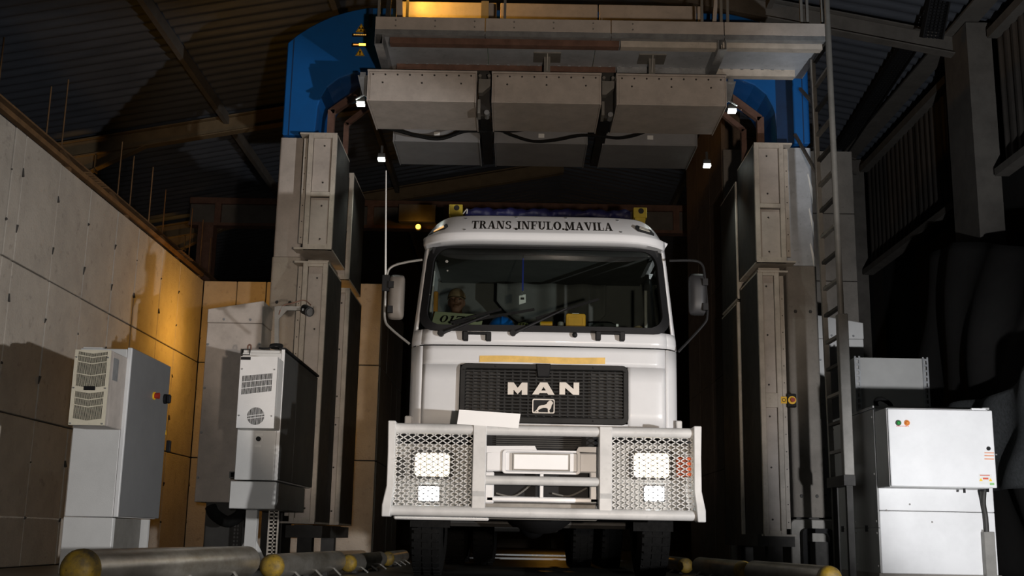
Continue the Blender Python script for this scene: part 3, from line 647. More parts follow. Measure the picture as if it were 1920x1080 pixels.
# ================================================================== lettering helpers
def arc(cx,cy,rx,ry,a0,a1,tx,ty,n=10):
    "thick arc in 2D as a list of quads; tx/ty thickness sideways / upright"
    Q=[]
    for i in range(n):
        q=[]
        for a,k in ((a0+(a1-a0)*i/n,0),(a0+(a1-a0)*(i+1)/n,0),(a0+(a1-a0)*(i+1)/n,1),(a0+(a1-a0)*i/n,1)):
            r=math.radians(a); q.append((cx+(rx-k*tx)*math.cos(r),cy+(ry-k*ty)*math.sin(r)))
        Q.append(q)
    return Q
def rc(x0,y0,x1,y1): return [[(x0,y0),(x1,y0),(x1,y1),(x0,y1)]]
SERIF = {
 'T':(.80,rc(.28,0,.52,1)+rc(0,.88,.80,1)+rc(0,.66,.07,.9)+rc(.73,.66,.80,.9)+rc(.17,0,.63,.08)),
 'R':(.92,rc(.12,0,.34,1)+rc(0,0,.46,.08)+rc(0,.92,.4,1)+arc(.40,.73,.34,.27,-90,90,.22,.09)+rc(.3,.91,.42,1)+rc(.3,.46,.42,.55)+[[(.38,.48),(.58,.48),(.86,.06),(.62,.06)]]+rc(.62,0,.92,.08)),
 'A':(.96,[[(.10,0),(.19,0),(.50,.86),(.44,1)],[(.40,1),(.58,1),(.90,0),(.62,0)]]+rc(.22,.28,.66,.37)+rc(0,0,.32,.08)+rc(.54,0,.96,.08)),
 'N':(.98,rc(.12,0,.21,1)+rc(.76,0,.85,1)+[[(.10,1),(.36,1),(.85,.0),(.62,0)]]+rc(0,0,.33,.08)+rc(0,.92,.3,1)+rc(.64,.92,.98,1)),
 'S':(.74,arc(.37,.735,.31,.27,28,270,.18,.10,14)+arc(.37,.27,.34,.28,-152,90,.19,.10,14)+rc(.58,.72,.66,.96)+rc(.04,.04,.11,.28)),
 'I':(.48,rc(.12,0,.36,1)+rc(0,0,.48,.08)+rc(0,.92,.48,1)),
 'F':(.78,rc(.12,0,.35,1)+rc(0,0,.50,.08)+rc(0,.91,.76,1)+rc(.69,.66,.76,.95)+rc(.3,.46,.56,.55)+rc(.50,.36,.57,.65)),
 'U':(.92,rc(.12,.3,.35,1)+rc(.72,.3,.80,1)+arc(.46,.32,.34,.33,180,360,.20,.10)+rc(0,.92,.46,1)+rc(.60,.92,.92,1)),
 'L':(.76,rc(.12,0,.35,1)+rc(0,.92,.50,1)+rc(0,0,.74,.09)+rc(.67,.05,.74,.36)),
 'O':(.94,arc(.47,.5,.46,.52,0,360,.25,.10,20)),
 'M':(1.16,rc(.12,0,.20,1)+rc(.80,0,1.04,1)+[[(.10,1),(.36,1),(.62,.05),(.50,.05)],[(.50,.05),(.60,.05),(.88,1),(.80,1)]]+rc(0,0,.33,.08)+rc(.70,0,1.16,.08)+rc(0,.92,.32,1)+rc(.80,.92,1.16,1)),
 'V':(.92,[[(.04,1),(.34,1),(.58,.0),(.42,0)],[(.46,0),(.56,0),(.86,1),(.77,1)]]+rc(0,.92,.44,1)+rc(.64,.92,.92,1)),
 '.':(.28,arc(.13,.10,.12,.12,0,360,.119,.119,10)), ' ':(.5,[]),
 '0':(.66,arc(.33,.5,.32,.52,0,360,.18,.08,18)), '1':(.44,rc(.13,0,.31,1)+rc(0,0,.44,.07)+[[(.0,.8),(.13,.85),(.13,1),(.31,1)]]), '7':(.66,rc(.02,.84,.64,1)+rc(.02,.66,.09,.9)+[[(.46,.86),(.64,.86),(.36,0),(.16,0)]]),
}
def extrude_quads(m, quads, place, depth):
    "quads in 2D -> thin solids; place(u,w,h) gives the world place, h = height off the surface"
    for q in quads:
        n=len(q); vs=[place(u,w,0) for u,w in q]+[place(u,w,depth) for u,w in q]
        m.add(vs,[tuple(range(n)),tuple(range(2*n-1,n-1,-1))]+[(i,(i+1)%n,n+(i+1)%n,n+i) for i in range(n)])

# ================================================================== truck
XC,YF = .228,9.90
tr = thing('truck','white cab-over truck with bull bar and lit headlamps driving out of the portal','truck',(XC,12.5,0))
def KZ(z): return 1-.07*max(0,z-2.0)/.9
def CAB(dx,z,off=0,hw=1.155):
    d=abs(dx); k=KZ(z); rad=.2; fl=hw-rad
    if d<fl: y=.03*(d/fl)**2; nx=0
    else:
        q=min(1,(d-fl)/rad); y=.03+rad*(1-math.sqrt(max(0,1-q*q))); nx=q
    s=1 if dx>0 else -1
    return Vector((XC+dx*k+s*nx*off, YF+y+max(0,z-2.05)*.12-off*(1-nx*.5), z))
def cabgrid(name, a,b,z0,z1,mt,parent,nu=24,nv=4,off=0,thick=.025,bevel=.004):
    return MB().grid(lambda u,v: CAB(a+(b-a)*u, z0+(z1-z0)*v, off),nu,nv).build(name,mt,parent,smooth=True,thick=thick)
GZ0,GZ1=1.305,1.795; GX0,GX1=-.493-XC+.0,.945-XC
# hood built round the grille opening
cabgrid('hood_panel',-1.04,1.04,GZ1+.0,1.955,WHITE,tr)
cabgrid('hood_side_panel',-1.04,GX0,1.27,GZ1,WHITE,tr,10); cabgrid('hood_side_panel',GX1,1.04,1.27,GZ1,WHITE,tr,10)
cabgrid('hood_sill',GX0,GX1,1.245,GZ0,WHITE,tr,12)
cabgrid('cowl_panel',-1.06,1.06,1.968,2.10,WHITE,tr,26,3)
for s in (-1,1):
    side=MB()
    def crn(u,v,z0,z1,y1):
        z=z0+(z1-z0)*v
        if u<.5: a=u/.5; th=a*math.pi/2; q0=math.asin(.46); th=q0+(math.pi/2-q0)*a; d=.955+.2*math.sin(th); y=.03+.2*(1-math.cos(th))
        else: d=1.155; y=.23+(y1-.23)*(u-.5)/.5
        return Vector((XC+s*d*KZ(z),YF+y+max(0,z-2.05)*.12,z))
    MB().grid(lambda u,v: crn(u,v,1.02,1.955,.42),14,4).build('corner_panel',WHITE,tr,smooth=True,thick=-.02*s)
    MB().grid(lambda u,v: crn(u,v,1.968,2.10,.42),14,3).build('cowl_corner',WHITE,tr,smooth=True,thick=-.02*s)
    # pillar beside the windscreen
    MB().grid(lambda u,v: crn(.22+.78*u,v,2.09,2.92,.34),14,6).build('pillar',WHITE,tr,smooth=True,thick=.016)
    # door with window
    x=XC+s*1.155
    dr=MB().box(min(x,x-s*.05),max(x,x-s*.05),YF+.43,YF+1.45,1.0,2.10).build('door',WHITE,tr,bevel=.01)
    MB().box(min(x,x+s*.025),max(x,x+s*.025),YF+1.25,YF+1.4,1.85,1.92).build('door_handle',BLACK,dr,bevel=.006)
    xt=XC+s*1.09
    MB().add([(x-s*.02,YF+.46,2.10),(x-s*.02,YF+1.42,2.10),(xt-s*.01,YF+1.42,2.88),(xt-s*.01,YF+.55,2.88)],[(0,1,2,3)]).build('side_window',WINDOW,tr,thick=.006)
    MB().bar((x-s*.02,YF+1.43,2.08),(xt,YF+1.43,2.92),.05,.06).build('door_frame',WHITE,tr)
    MB().box(min(x,x-s*.05),max(x,x-s*.05),YF+1.46,YF+2.0,.98,2.1).build('cab_side',WHITE,tr,bevel=.01)
    MB().add([(x,YF+1.46,2.1),(x,YF+2.0,2.1),(xt,YF+2.0,2.95),(xt,YF+1.46,2.95)],[(0,1,2,3)]).build('cab_side_upper',WHITE,tr,thick=.04)
    # step and fender around the wheel
    MB().prism([(YF+.35,1.0),(YF+.35,.62),(YF+.6,.62),(YF+.72,.95),(YF+1.0,1.08),(YF+1.4,1.08),(YF+1.6,.95),(YF+1.7,.62),(YF+1.85,.62),(YF+1.85,1.0),(YF+1.5,1.2),(YF+.8,1.2)],'x',min(x,x-s*.28),max(x,x-s*.28)).build('wheel_arch',BLACK,tr)
    MB().box(x-.03 if s<0 else x-.02,x+.03,YF+.05,YF+.25,1.24,1.35).build('corner_block',WHITED,tr,bevel=.008)
# roof
def roof(u,v):
    dx=-1.085+2.17*u; y=YF+.16+1.84*v; e=abs(dx)/1.085
    return Vector((XC+dx,y,3.10-.13*e**5-.05*(1-v)**4-.02*v))
MB().grid(roof,20,10).build('roof',WHITE,tr,smooth=True,thick=.03)
MB().box(XC-1.08,XC+1.08,YF+1.96,YF+2.0,1.0,3.02).build('rear_wall',INTERL,tr)
MB().box(XC-1.08,XC+1.08,YF+.2,YF+2.0,1.0,1.06).build('cab_floor',INTER,tr)
MB().box(XC-1.03,XC+1.03,YF+.25,YF+1.95,2.93,2.95).build('headlining',INTER,tr)
# sun visor across the cab top
VPROF=[(.10,2.87),(-.135,2.862),(-.15,2.872),(-.15,2.922),(-.142,2.935),(.09,3.135),(.12,3.15),(.30,3.15)]
def VD(e): return .10*max(0,e-.4)**1.5+.50*max(0,e-.72)**2.6/.28**2.6
def vis(u,v):
    k=v*(len(VPROF)-1); i=min(int(k),len(VPROF)-2); t=k-i
    y=VPROF[i][0]*(1-t)+VPROF[i+1][0]*t; z=VPROF[i][1]*(1-t)+VPROF[i+1][1]*t
    e=abs(2*u-1); zz=z-(z-2.87)*VD(e)*(1 if z>2.94 else .1)
    return Vector((XC-.012+(2*u-1)*1.065,YF+y+.26*e**7,zz))
vz=MB().grid(vis,84,(len(VPROF)-1)*2).build('sun_visor',WHITE,tr,smooth=True,thick=.012)
def vplace(dx,t,h):
    e=abs(dx)/1.065; y=-.142+.232*t; z=2.935+.20*t
    zz=z-(.0065+.317*t if t<.5 else .165+.2*(t-.5))*VD(e)
    return Vector((XC+dx,YF+y+.26*e**7-.74*h*1.0-.003,zz+.6*h+.003))
txt='TRANS INFULO.MAVILA'; x0=PX(884,428,9.83)-XC; x1=PX(1150,432,9.83)-XC
tot=sum(SERIF[c][0]+.06 for c in txt); k=(x1-x0)/tot; x=x0
for ch in txt:
    w,q=SERIF[ch]
    if q:
        m=MB(); extrude_quads(m,q,lambda u,v: None,0) if False else extrude_quads(m,q,lambda u,v,h: vplace(x+u*k,.17+v*.53,h),.003); m.build('letter',LETTER,vz)
    x+=(w+.06)*k
for px,py in ((968,433),(1063,434)):
    c=vplace(PX(px,py,9.8)-XC,.16,0); MB().cyl(c+Vector((0,.01,-.01)),c+Vector((0,-.008,.006)),.013,10).build('rubber_stop',LETTER,vz)
for px,t in ((872,.86),(968,.95),(1062,.95),(1160,.88),(872,.1),(1163,.1)):
    c=vplace(PX(px,430,9.85)-XC,t,0); MB().cyl(c+Vector((0,.01,-.01)),c+Vector((0,-.005,.004)),.011,8).build('screw',GALV,vz)
for px,s in ((822,-1),(1208,1)):
    d=PX(px,434,9.92)-XC
    P=[(-.085,-.0),(-.06,.30),(.07,.36),(.085,.22),(.06,.06)]
    if s>0: P=[(-a,b) for a,b in P]
    m=MB(); extrude_quads(m,[P],lambda u,v,h: vplace(d+u,.16+v*1.0,h+.006),.022); o=m.build('marker_housing',BLACK,vz)
    Q=[(-.045,.08),(-.035,.27),(.045,.29),(.05,.14)]
    if s>0: Q=[(-a,b) for a,b in Q]
    m=MB(); extrude_quads(m,[Q],lambda u,v,h: vplace(d+u,.16+v,h+.022),.006); m.build('marker_lens',AMBERL if s<0 else CLEARL,o)
# windscreen and gasket
go=rrect(-1.10,1.10,2.085,2.90,.15,6); gi=rrect(-1.04,1.04,2.142,2.845,.13,6)
def subdiv(P,n=6):
    out=[]
    for i,p in enumerate(P):
        q=P[(i+1)%len(P)]
        for k in range(n): out.append((p[0]+(q[0]-p[0])*k/n,p[1]+(q[1]-p[1])*k/n))
    return out
go,gi=subdiv(go),subdiv(gi); n=len(go)
m=MB(); vs=[CAB(a,b,.016) for a,b in go]+[CAB(a,b,.022) for a,b in gi]+[CAB(a,b,-.02) for a,b in go]+[CAB(a,b,-.02) for a,b in gi]
m.add(vs,[f for i in range(n) for f in ((i,(i+1)%n,n+(i+1)%n,n+i),(i,2*n+i,2*n+(i+1)%n,(i+1)%n),(n+i,n+(i+1)%n,3*n+(i+1)%n,3*n+i))]); m.build('windscreen_gasket',BLACK,tr,smooth=True)
MB().grid(lambda u,v: CAB(-1.075+2.15*u,2.12+.76*v,.004),40,8).build('windscreen',WINDOW,tr,smooth=True)
MB().box(XC-1.0,XC+1.0,YF+.13,YF+.15,2.80,2.90).build('tint_strip',BLACK,tr)
# dashboard, seats, wheel
MB().prism([(YF+.10,2.158),(YF+.50,2.158),(YF+.56,2.0),(YF+.5,1.5),(YF+.10,1.5)],'x',XC-1.05,XC+1.05).build('dashboard',BLACK,tr,bevel=.01)
for sx in (-.72,.62):
    st=MB().box(XC+sx-.26,XC+sx+.26,YF+1.05,YF+1.6,1.55,1.72).build('seat',FABRIC,tr,bevel=.04,seg=3)
    MB().box(XC+sx-.25,XC+sx+.25,YF+1.52,YF+1.66,1.7,2.42).build('seat_back',FABRIC,st,bevel=.04,seg=3)
    MB().box(XC+sx-.2,XC+sx+.2,YF+1.1,YF+1.55,1.06,1.55).build('seat_base',BLACK,st)
wc=Vector((XC-.72,YF+.66,2.12)); tilt=Matrix.Rotation(math.radians(-28),3,'X')
m=MB(); m.tube([wc+tilt@Vector((.23*math.cos(a*math.pi/12),.23*math.sin(a*math.pi/12),0)) for a in range(25)],.014,8,False); 
for a in (90,210,330): m.bar(wc,wc+tilt@Vector((.22*math.cos(math.radians(a)),.22*math.sin(math.radians(a)),0)),.03,.012)
m.cyl(wc+tilt@Vector((0,0,-.25)),wc+tilt@Vector((0,0,.01)),.04,10); m.build('steering_wheel',BLACK,tr,smooth=True)
MB().box(XC-1.0,XC-.96,YF+.42,YF+.46,2.18,2.52).build('window_curtain',CURT,tr,bevel=.008)
MB().box(XC+.90,XC+.93,YF+.36,YF+.40,2.18,2.55).build('grab_rail',STEEL,tr,bevel=.006)
MB().grid(lambda u,v: Vector((XC-.45+1.1*u,YF+1.6+.03*math.sin(u*22),2.86-.55*v*(1-.55*abs(2*u-1.1)**2))),40,8).build('bunk_curtain',INTERL,tr,smooth=True,thick=.01)
# grille
gx0,gx1=PX(862,740,9.88),PX(1178,742,9.88); gY=YF-.015
gr=MB().ring(rrect(gx0,gx1,GZ0-.01,GZ1+.005,.055,5),rrect(gx0+.045,gx1-.045,GZ0+.045,GZ1-.04,.012,5),'y',gY-.03,gY+.04).build('grille_frame',GRIL,tr,bevel=.006)
MB().box(gx0+.03,gx1-.03,gY+.06,gY+.07,GZ0+.02,GZ1-.02).build('grille_backing',BLACK,gr)
ns=14; zz0,zz1=GZ0+.05,GZ1-.045
sm=MB().box(-(gx1-gx0)/2+.045,(gx1-gx0)/2-.045,-.018,.03,-.006,.006).mesh('grille_slat'); sm.materials.append(GRIL)
for i in range(ns): piece('grille_slat',sm,gr,((gx0+gx1)/2,gY,zz0+(zz1-zz0)*(i+.5)/ns))
bmm=MB().box(-.006,.006,-.008,.03,zz0-GZ0-.0,zz1-GZ0).mesh('grille_bar'); bmm.materials.append(GRIL)
for i in range(1,20): piece('grille_bar',bmm,gr,(gx0+.045+(gx1-gx0-.09)*i/20,gY+.004,GZ0))
for sx0,sx1 in ((gx0+.05,gx0+.34),(gx1-.34,gx1-.05)): MB().box(sx0,sx1,gY+.03,gY+.05,zz0,zz1).build('blanking_plate',DSTEEL,gr)
cx=PX(1019,693,9.85); MB().prism([(cx-.065,1.805),(cx+.065,1.805),(cx+.05,1.69),(cx-.05,1.69)],'y',gY-.045,gY+.0).build('grille_latch',BLACK,gr,bevel=.008)
MB().bolts([(gx0+.3,gY-.03,GZ1-.018),(gx1-.3,gY-.03,GZ1-.018),(gx0+.3,gY-.03,GZ0+.018),(gx1-.3,gY-.03,GZ0+.018),(gx0+.03,gY-.03,GZ1-.05),(gx1-.03,gY-.03,GZ1-.05)],.008).build('frame_screws',BLACK,gr)
GLY={'M':[[(0,0),(0,1),(.50,1),(.85,.56),(1.2,1),(1.68,1),(1.68,0),(1.2,0),(1.2,.42),(.85,.04),(.5,.42),(.5,0)]],
     'A':[[(0,0),(.64,1),(.92,1),(.92,.64),(.73,.34),(.92,.34),(.92,.13),(.60,.13),(.52,0)],[(1.82,0),(1.30,0),(1.22,.13),(.92,.13),(.92,.34),(1.11,.34),(.92,.64),(.92,1),(1.22,1)]],
     'N':[[(0,0),(0,1),(.54,1),(1.20,.46),(1.20,1),(1.68,1),(1.68,0),(1.16,0),(.48,.56),(.48,0)]]}
for ch,pa,pb in (('M',952,989),('A',998,1040),('N',1049,1086)):
    xa,xb,za,zb_=pbox(pa,717,pb,740,9.85); w={'M':1.68,'A':1.82,'N':1.68}[ch]; m=MB()
    for q in GLY[ch]: m.prism([(xa+u/w*(xb-xa),za+v*(zb_-za)) for u,v in q],'y',gY-.034,gY-.016)
    m.build('letter',CHROME,gr)
xa,xb,za,zb_=pbox(998,748,1040,775,9.85)
bd=MB().ring(rrect(xa,xb,za,zb_,.014,3),rrect(xa+.009,xb-.009,za+.009,zb_-.009,.01,3),'y',gY-.034,gY-.016).build('badge_frame',CHROME,gr)
MB().box(xa+.005,xb-.005,gY-.022,gY-.016,za+.005,zb_-.005).build('badge_field',BLACK,bd)
LION=[(858,634),(884,612),(898,585),(912,570),(935,563),(962,560),(985,551),(996,532),(1012,516),(1030,511),(1044,520),(1052,530),(1056,538),(1050,543),(1054,549),(1044,553),(1038,572),(1034,592),(1022,606),(1016,620),(1024,634),(1002,636),(1000,598),(985,592),(955,590),(926,600),(900,616),(906,632),(884,636),(886,622),(868,637)]
MB().prism([(xa+(u-838)/234*(xb-xa),zb_-(v-497)/151*(zb_-za)) for u,v in LION],'y',gY-.033,gY-.02).build('lion_emblem',CHROME,bd)
# yellow tape on the hood
m=MB().grid(lambda u,v: CAB(PX(899,675,9.87)-XC+(PX(1135,676,9.87)-PX(899,675,9.87))*u, PZ(1015,680.5,9.88)+ (PZ(1015,668.5,9.88)-PZ(1015,680.5,9.88))*v+.004*math.sin(u*7), .017),24,1); m.build('tape_strip',TAPE,tr,thick=.002)
# handles, wipers, washer nozzle
for pa,pb in ((868,921),(1117,1172)):
    xa,xb,za,zb_=pbox(pa,620,pb,638,9.84); h=MB().box(xa,xb,YF-.075,YF-.045,zb_-.035,zb_-.01); h.build('grab_handle',BLACK,tr,bevel=.008)
    for q in (xa,xb-.045): MB().prism([(YF-.08,zb_-.008),(YF+.03,zb_-.008),(YF+.03,za+.0),(YF-.06,za)],'x',q,q+.045).build('handle_foot',BLACK,tr,bevel=.006)
c=pt(1078,628,9.86); MB().ell(c,.022,.022,.024).build('washer_nozzle',BLACK,tr,smooth=True)
def wiper(p,e,b0,b1,name='wiper'):
    a=pt(*p,YF-.02); q=pt(*e,YF-.015)
    w=MB().tube([a,a+(q-a)*.12,q],[.020,.014,.008],8).build('wiper_arm',BLACK,tr,smooth=True)
    MB().bar(pt(*b0,YF-.0),pt(*b1,YF+.02),.012,.022).build('wiper_blade',RUBBER,w); MB().cyl(a+Vector((0,-.02,0)),a+Vector((0,.06,0)),.026,12).build('wiper_pivot',BLACK,w)
wiper((827,625),(918,590),(850,607),(1002,580)); wiper((962,625),(1062,578),(1005,597),(1123,561))
m=MB().bar(pt(845,605,YF-.005),pt(940,580,YF+.0),.012,.02); m.build('wiper_blade',RUBBER,tr)
# ---- bull bar
BY=9.40; zt=PZ(1020,808,BY); zb_=PZ(1020,962,BY); zm=PZ(1017,902,BY); bl=PX(738,880,BY); br=PX(1302,880,BY)
bb=MB().cyl((bl-.02,BY,zt),(br+.02,BY,zt),.042,16).build('bull_bar',WHITED,tr,smooth=True)
MB().cyl((bl-.02,BY,zb_),(br+.02,BY,zb_),.042,16).build('bottom_rail',WHITED,bb,smooth=True)
pl0,pl1=PX(886,880,BY),PX(911,880,BY); pr0,pr1=PX(1123,880,BY),PX(1147,880,BY)
MB().cyl((pl1-.02,BY-.01,zm),(pr0+.02,BY-.01,zm),.036,16).build('middle_rail',WHITED,bb,smooth=True)
for a,b in ((pl0,pl1),(pr0,pr1)):
    MB().prism([(BY-.05,zt+.04),(BY-.055,zb_+.16),(BY-.03,zb_+.12),(BY-.03,zb_-.0),(BY+.12,zb_-.0),(BY+.12,zt+.04)],'x',a,b).build('upright_plate',WHITED,bb,bevel=.006)
for s,x in ((-1,bl),(1,br)):
    Zt=zt+.055; Zb=zb_-.05
    P=[(x-s*.01,Zt),(x+s*.052,Zt),(x+s*.045,Zt-.25),(x+s*.045,Zb+.24),(x+s*.075,Zb+.09),(x+s*.075,Zb),(x+s*.01,Zb),(x-s*.0,Zb+.12),(x-s*.015,Zb+.24)]
    MB().prism(P,'y',BY-.07,BY+.07).build('end_plate',WHITED,bb,bevel=.006)
    MB().box(min(x,x+s*.05),max(x,x+s*.05),BY+.07,YF,zt-.15,zt-.05).build('stay',WHITED,bb)
def screen(x0,x1,z0,z1,label=None):
    m=MB(); px_,pz_=.072,.042; w=.0075; j=0; z=z0
    nx=int(round((x1-x0)/px_)); px_=(x1-x0)/nx
    rows=int(round((z1-z0)/pz_)); pz_=(z1-z0)/rows
    for r in range(rows):
        za=z0+r*pz_
        for sgn in (0,1):
            for i in range(nx*2):
                xa=x0+i*px_/2; xb=xa+px_/2; up=((i+sgn)%2==0)
                lo_,hi_=za,za+pz_/2
                a=(xa,BY+.005,lo_ if sgn==0 else za+pz_/2) if False else None
        pass
    # interlaced zigzag strands
    for r in range(rows*2+1):
        zc=z0+r*pz_/2
        for i in range(nx*2):
            if (i+r)%2: continue
            xa=x0+i*px_/2
            for dz in (pz_/2,-pz_/2):
                ze=zc+dz
                if ze<z0-1e-6 or ze>z1+1e-6: continue
                m.bar((xa,BY+.006,zc),(xa+px_/2,BY+.006,ze),.004,w)
    return m.build('mesh_screen',WHITED,bb)
screen(bl+.0,pl0,zb_+.03,zt-.03); screen(pr1,br,zb_+.03,zt-.03)
# ---- bumper, lamps, plate
UY=9.62
def ubox(name,a,b,c,d,y0,y1,mt,parent=tr,bevel=.01): 
    x0,x1,z0,z1=pbox(a,b,c,d,y0); return MB().box(x0,x1,y0,y1,z0,z1).build(name,mt,parent,bevel=bevel)
bp=ubox('bumper',911,848,1123,885,UY,UY+.12,WHITE)
for P in ([(911,835),(1003,835),(1008,846),(911,848)],[(1080,846),(1085,837),(1123,837),(1123,848)]): MB().prism([(PX(x,y,UY),PZ(x,y+1,UY)) for x,y in P],'y',UY,UY+.12).build('bumper_horn',WHITE,bp)
ubox('bumper_rail',911,932,1123,942,UY,UY+.10,WHITE,bp); ubox('bumper_strut',1012,884,1019,934,UY-.005,UY+.08,WHITE,bp,.004)
ubox('bumper_side',905,884,926,944,UY,UY+.1,WHITE,bp); ubox('bumper_side',1106,884,1126,944,UY,UY+.1,WHITE,bp)
ubox('valance',905,943,1120,975,UY+.05,UY+.12,STEEL,bp)
ubox('air_duct',890,815,1145,960,UY+.16,UY+.2,BLACK,bp)
for i in range(6): ubox('duct_slat',930,818+i*4,1090,820+i*4,UY+.12,UY+.16,DSTEEL,bp,0)
for i,(a,b) in enumerate((((930,925),(1000,905)),((1035,925),(1100,915)))): MB().tube(spline([pt(*a,UY+.13),pt((a[0]+b[0])/2,930,UY+.13),pt(*b,UY+.13)],6),.008,6).build('duct_hose',STEEL,bp)
for s,(a,c,ha,hc,fa,fc,ia,ic) in ((-1,(738,890,778,843,785,823,744,760)),(1,(1144,1300,1188,1254,1208,1245,1268,1296))):
    x0,x1,z0,z1=pbox(a,832,c,964,UY); hx0,hx1,hz0,hz1=pbox(ha,850,hc,893 if s<0 else 895,UY-.02); fx0,fx1,fz0,fz1=pbox(fa,912,fc,939,UY-.02)
    bk=MB().prism(rrect(x0,x1,z0,z1,.05),'y',UY,UY+.3).build('lamp_block',BLOCK_SHADE,bp,bevel=.012)
    MB().box(x0+.02,x1-.02,UY-.02,UY+.01,(z0+z1)/2-.045,(z0+z1)/2-.0).build('block_rib',BLOCK_SHADE,bk,bevel=.01)
    MB().ring(rrect(hx0-.035,hx1+.035,hz0-.02,hz1+.03,.04),rrect(hx0,hx1,hz0,hz1,.03),'y',UY-.035,UY+.02).build('headlamp_bezel',DSTEEL,bk,bevel=.004)
    MB().prism(rrect(hx0-.002,hx1+.002,hz0-.002,hz1+.002,.03),'y',UY-.02,UY-.005).build('headlamp',HEADL,bk)
    MB().prism(rrect(fx0-.008,fx1+.008,fz0-.008,fz1+.008,.012),'y',UY-.02,UY+.0).build('fog_lamp_housing',BLACK,bk); MB().prism(rrect(fx0,fx1,fz0,fz1,.012),'y',UY-.03,UY-.02).build('fog_lamp',FOGL,bk)
    ix0,ix1,iz0,iz1=pbox(ia,857,ic,894,UY-.02); MB().box(ix0,ix1,UY-.03,UY+.0,iz0,iz1).build('indicator',ORANGEL if s>0 else DSTEEL,bk,bevel=.008)
    hz=(hz0+hz1)/2; hx=(hx0+hx1)/2
    m=MB()
    for i in range(1,6): q=hx0+(hx1-hx0)*i/6; m.box(q-.003,q+.003,UY-.025,UY-.019,hz0,hz1)
    for i in range(1,4): q=hz0+(hz1-hz0)*i/4; m.box(hx0,hx1,UY-.025,UY-.019,q-.002,q+.002)
    m.build('lens_rib',CLEARL,bk)
ubox('lower_apron',738,962,916,975,UY+.02,UY+.2,WHITED,bp); ubox('lower_apron',1122,962,1290,972,UY+.02,UY+.2,WHITED,bp)
ubox('upper_gap_panel',738,800,1302,835,UY+.25,UY+.3,BLACK,bp)
px0,px1,pz0,pz1=pbox(962,851,1068,882,UY-.02)
ps=MB().ring(rrect(px0-.09,px1+.09,pz0-.03,pz1+.03,.03),rrect(px0-.06,px1+.06,pz0-.012,pz1+.012,.015),'y',UY-.025,UY).build('plate_surround',WHITE,bp,bevel=.004)
MB().ring(rect(px0-.004,px1+.004,pz0-.004,pz1+.004),rect(px0+.008,px1-.008,pz0+.008,pz1-.008),'y',UY-.034,UY-.015).build('plate_frame',STEEL,ps); MB().box(px0,px1,UY-.028,UY-.016,pz0,pz1).build('number_plate',PLATE,ps)
# chassis and wheels
for x in (-.40,.40): MB().box(XC+x-.04,XC+x+.04,9.9,19.5,.82,1.06).build('chassis_rail',DSTEEL,tr)
MB().box(XC-.85,XC+.85,10.92,11.08,.44,.56).build('front_axle',DSTEEL,tr,bevel=.03); MB().ell((XC,10.6,.62),.32,.45,.24).build('engine_sump',BLACK,tr,smooth=True)
MB().box(XC-.75,XC+.75,10.1,11.7,.75,1.0).build('engine_undertray',BLACK,tr)
for x in (-.95,.95): MB().box(XC+x-.17,XC+x+.17,10.1,10.12,.42,.75).build('mudflap',RUBBER,tr)
def wheel(x,y,R=.50,w=.30):
    prof=[(-w/2+.02,R*.56),(-w/2,R*.72),(-w/2+.02,R*.93),(-w/2+.05,R),(w/2-.05,R),(w/2-.02,R*.93),(w/2,R*.72),(w/2-.02,R*.56)]; n=40; vs=[];fs=[]
    for i in range(n):
        a=2*math.pi*i/n
        for (u,r) in prof: vs.append((x+u,y+r*math.cos(a),.5+r*math.sin(a)))
    p=len(prof)
    for i in range(n):
        for k in range(p-1): fs.append((i*p+k,i*p+k+1,((i+1)%n)*p+k+1,((i+1)%n)*p+k))
    o=MB().add(vs,fs).build('tyre',RUBBER,tr,smooth=True); MB().cyl((x-w/2+.06,y,.5),(x+w/2-.06,y,.5),R*.58,24).build('rim',STEEL,o,smooth=True)
    m=MB()
    for i in range(n):
        a=2*math.pi*i/n; c=Vector((0,math.cos(a),math.sin(a)))*R; t=Vector((0,-math.sin(a),math.cos(a)))
        for u in (-.09,0,.09): m.bar(Vector((x+u-.03,y,.5))+c*.992,Vector((x+u+.03,y,.5))+c*.992,.05,.02,c)
    m.build('tread_blocks',RUBBER,o)['kind']='stuff'
for s in (-1,1): wheel(XC+s*1.02,11.0)
for y in (15.2,16.6):
    for s in (-1,1):
        for d in (.62,.98): wheel(XC+s*d,y,.5,.28)
for y in (15.2,16.6): MB().cyl((XC-.9,y,.5),(XC+.9,y,.5),.09,12).build('rear_axle',DSTEEL,tr)
MB().ell((XC,15.2,.5),.18,.25,.17).build('differential',BLACK,tr,smooth=True)
for s in (-1,1): MB().box(XC+s*.85-.35,XC+s*.85+.35,12.3,13.6,.55,1.05).build('fuel_tank' if s<0 else 'battery_box',DSTEEL,tr,bevel=.06,seg=3)
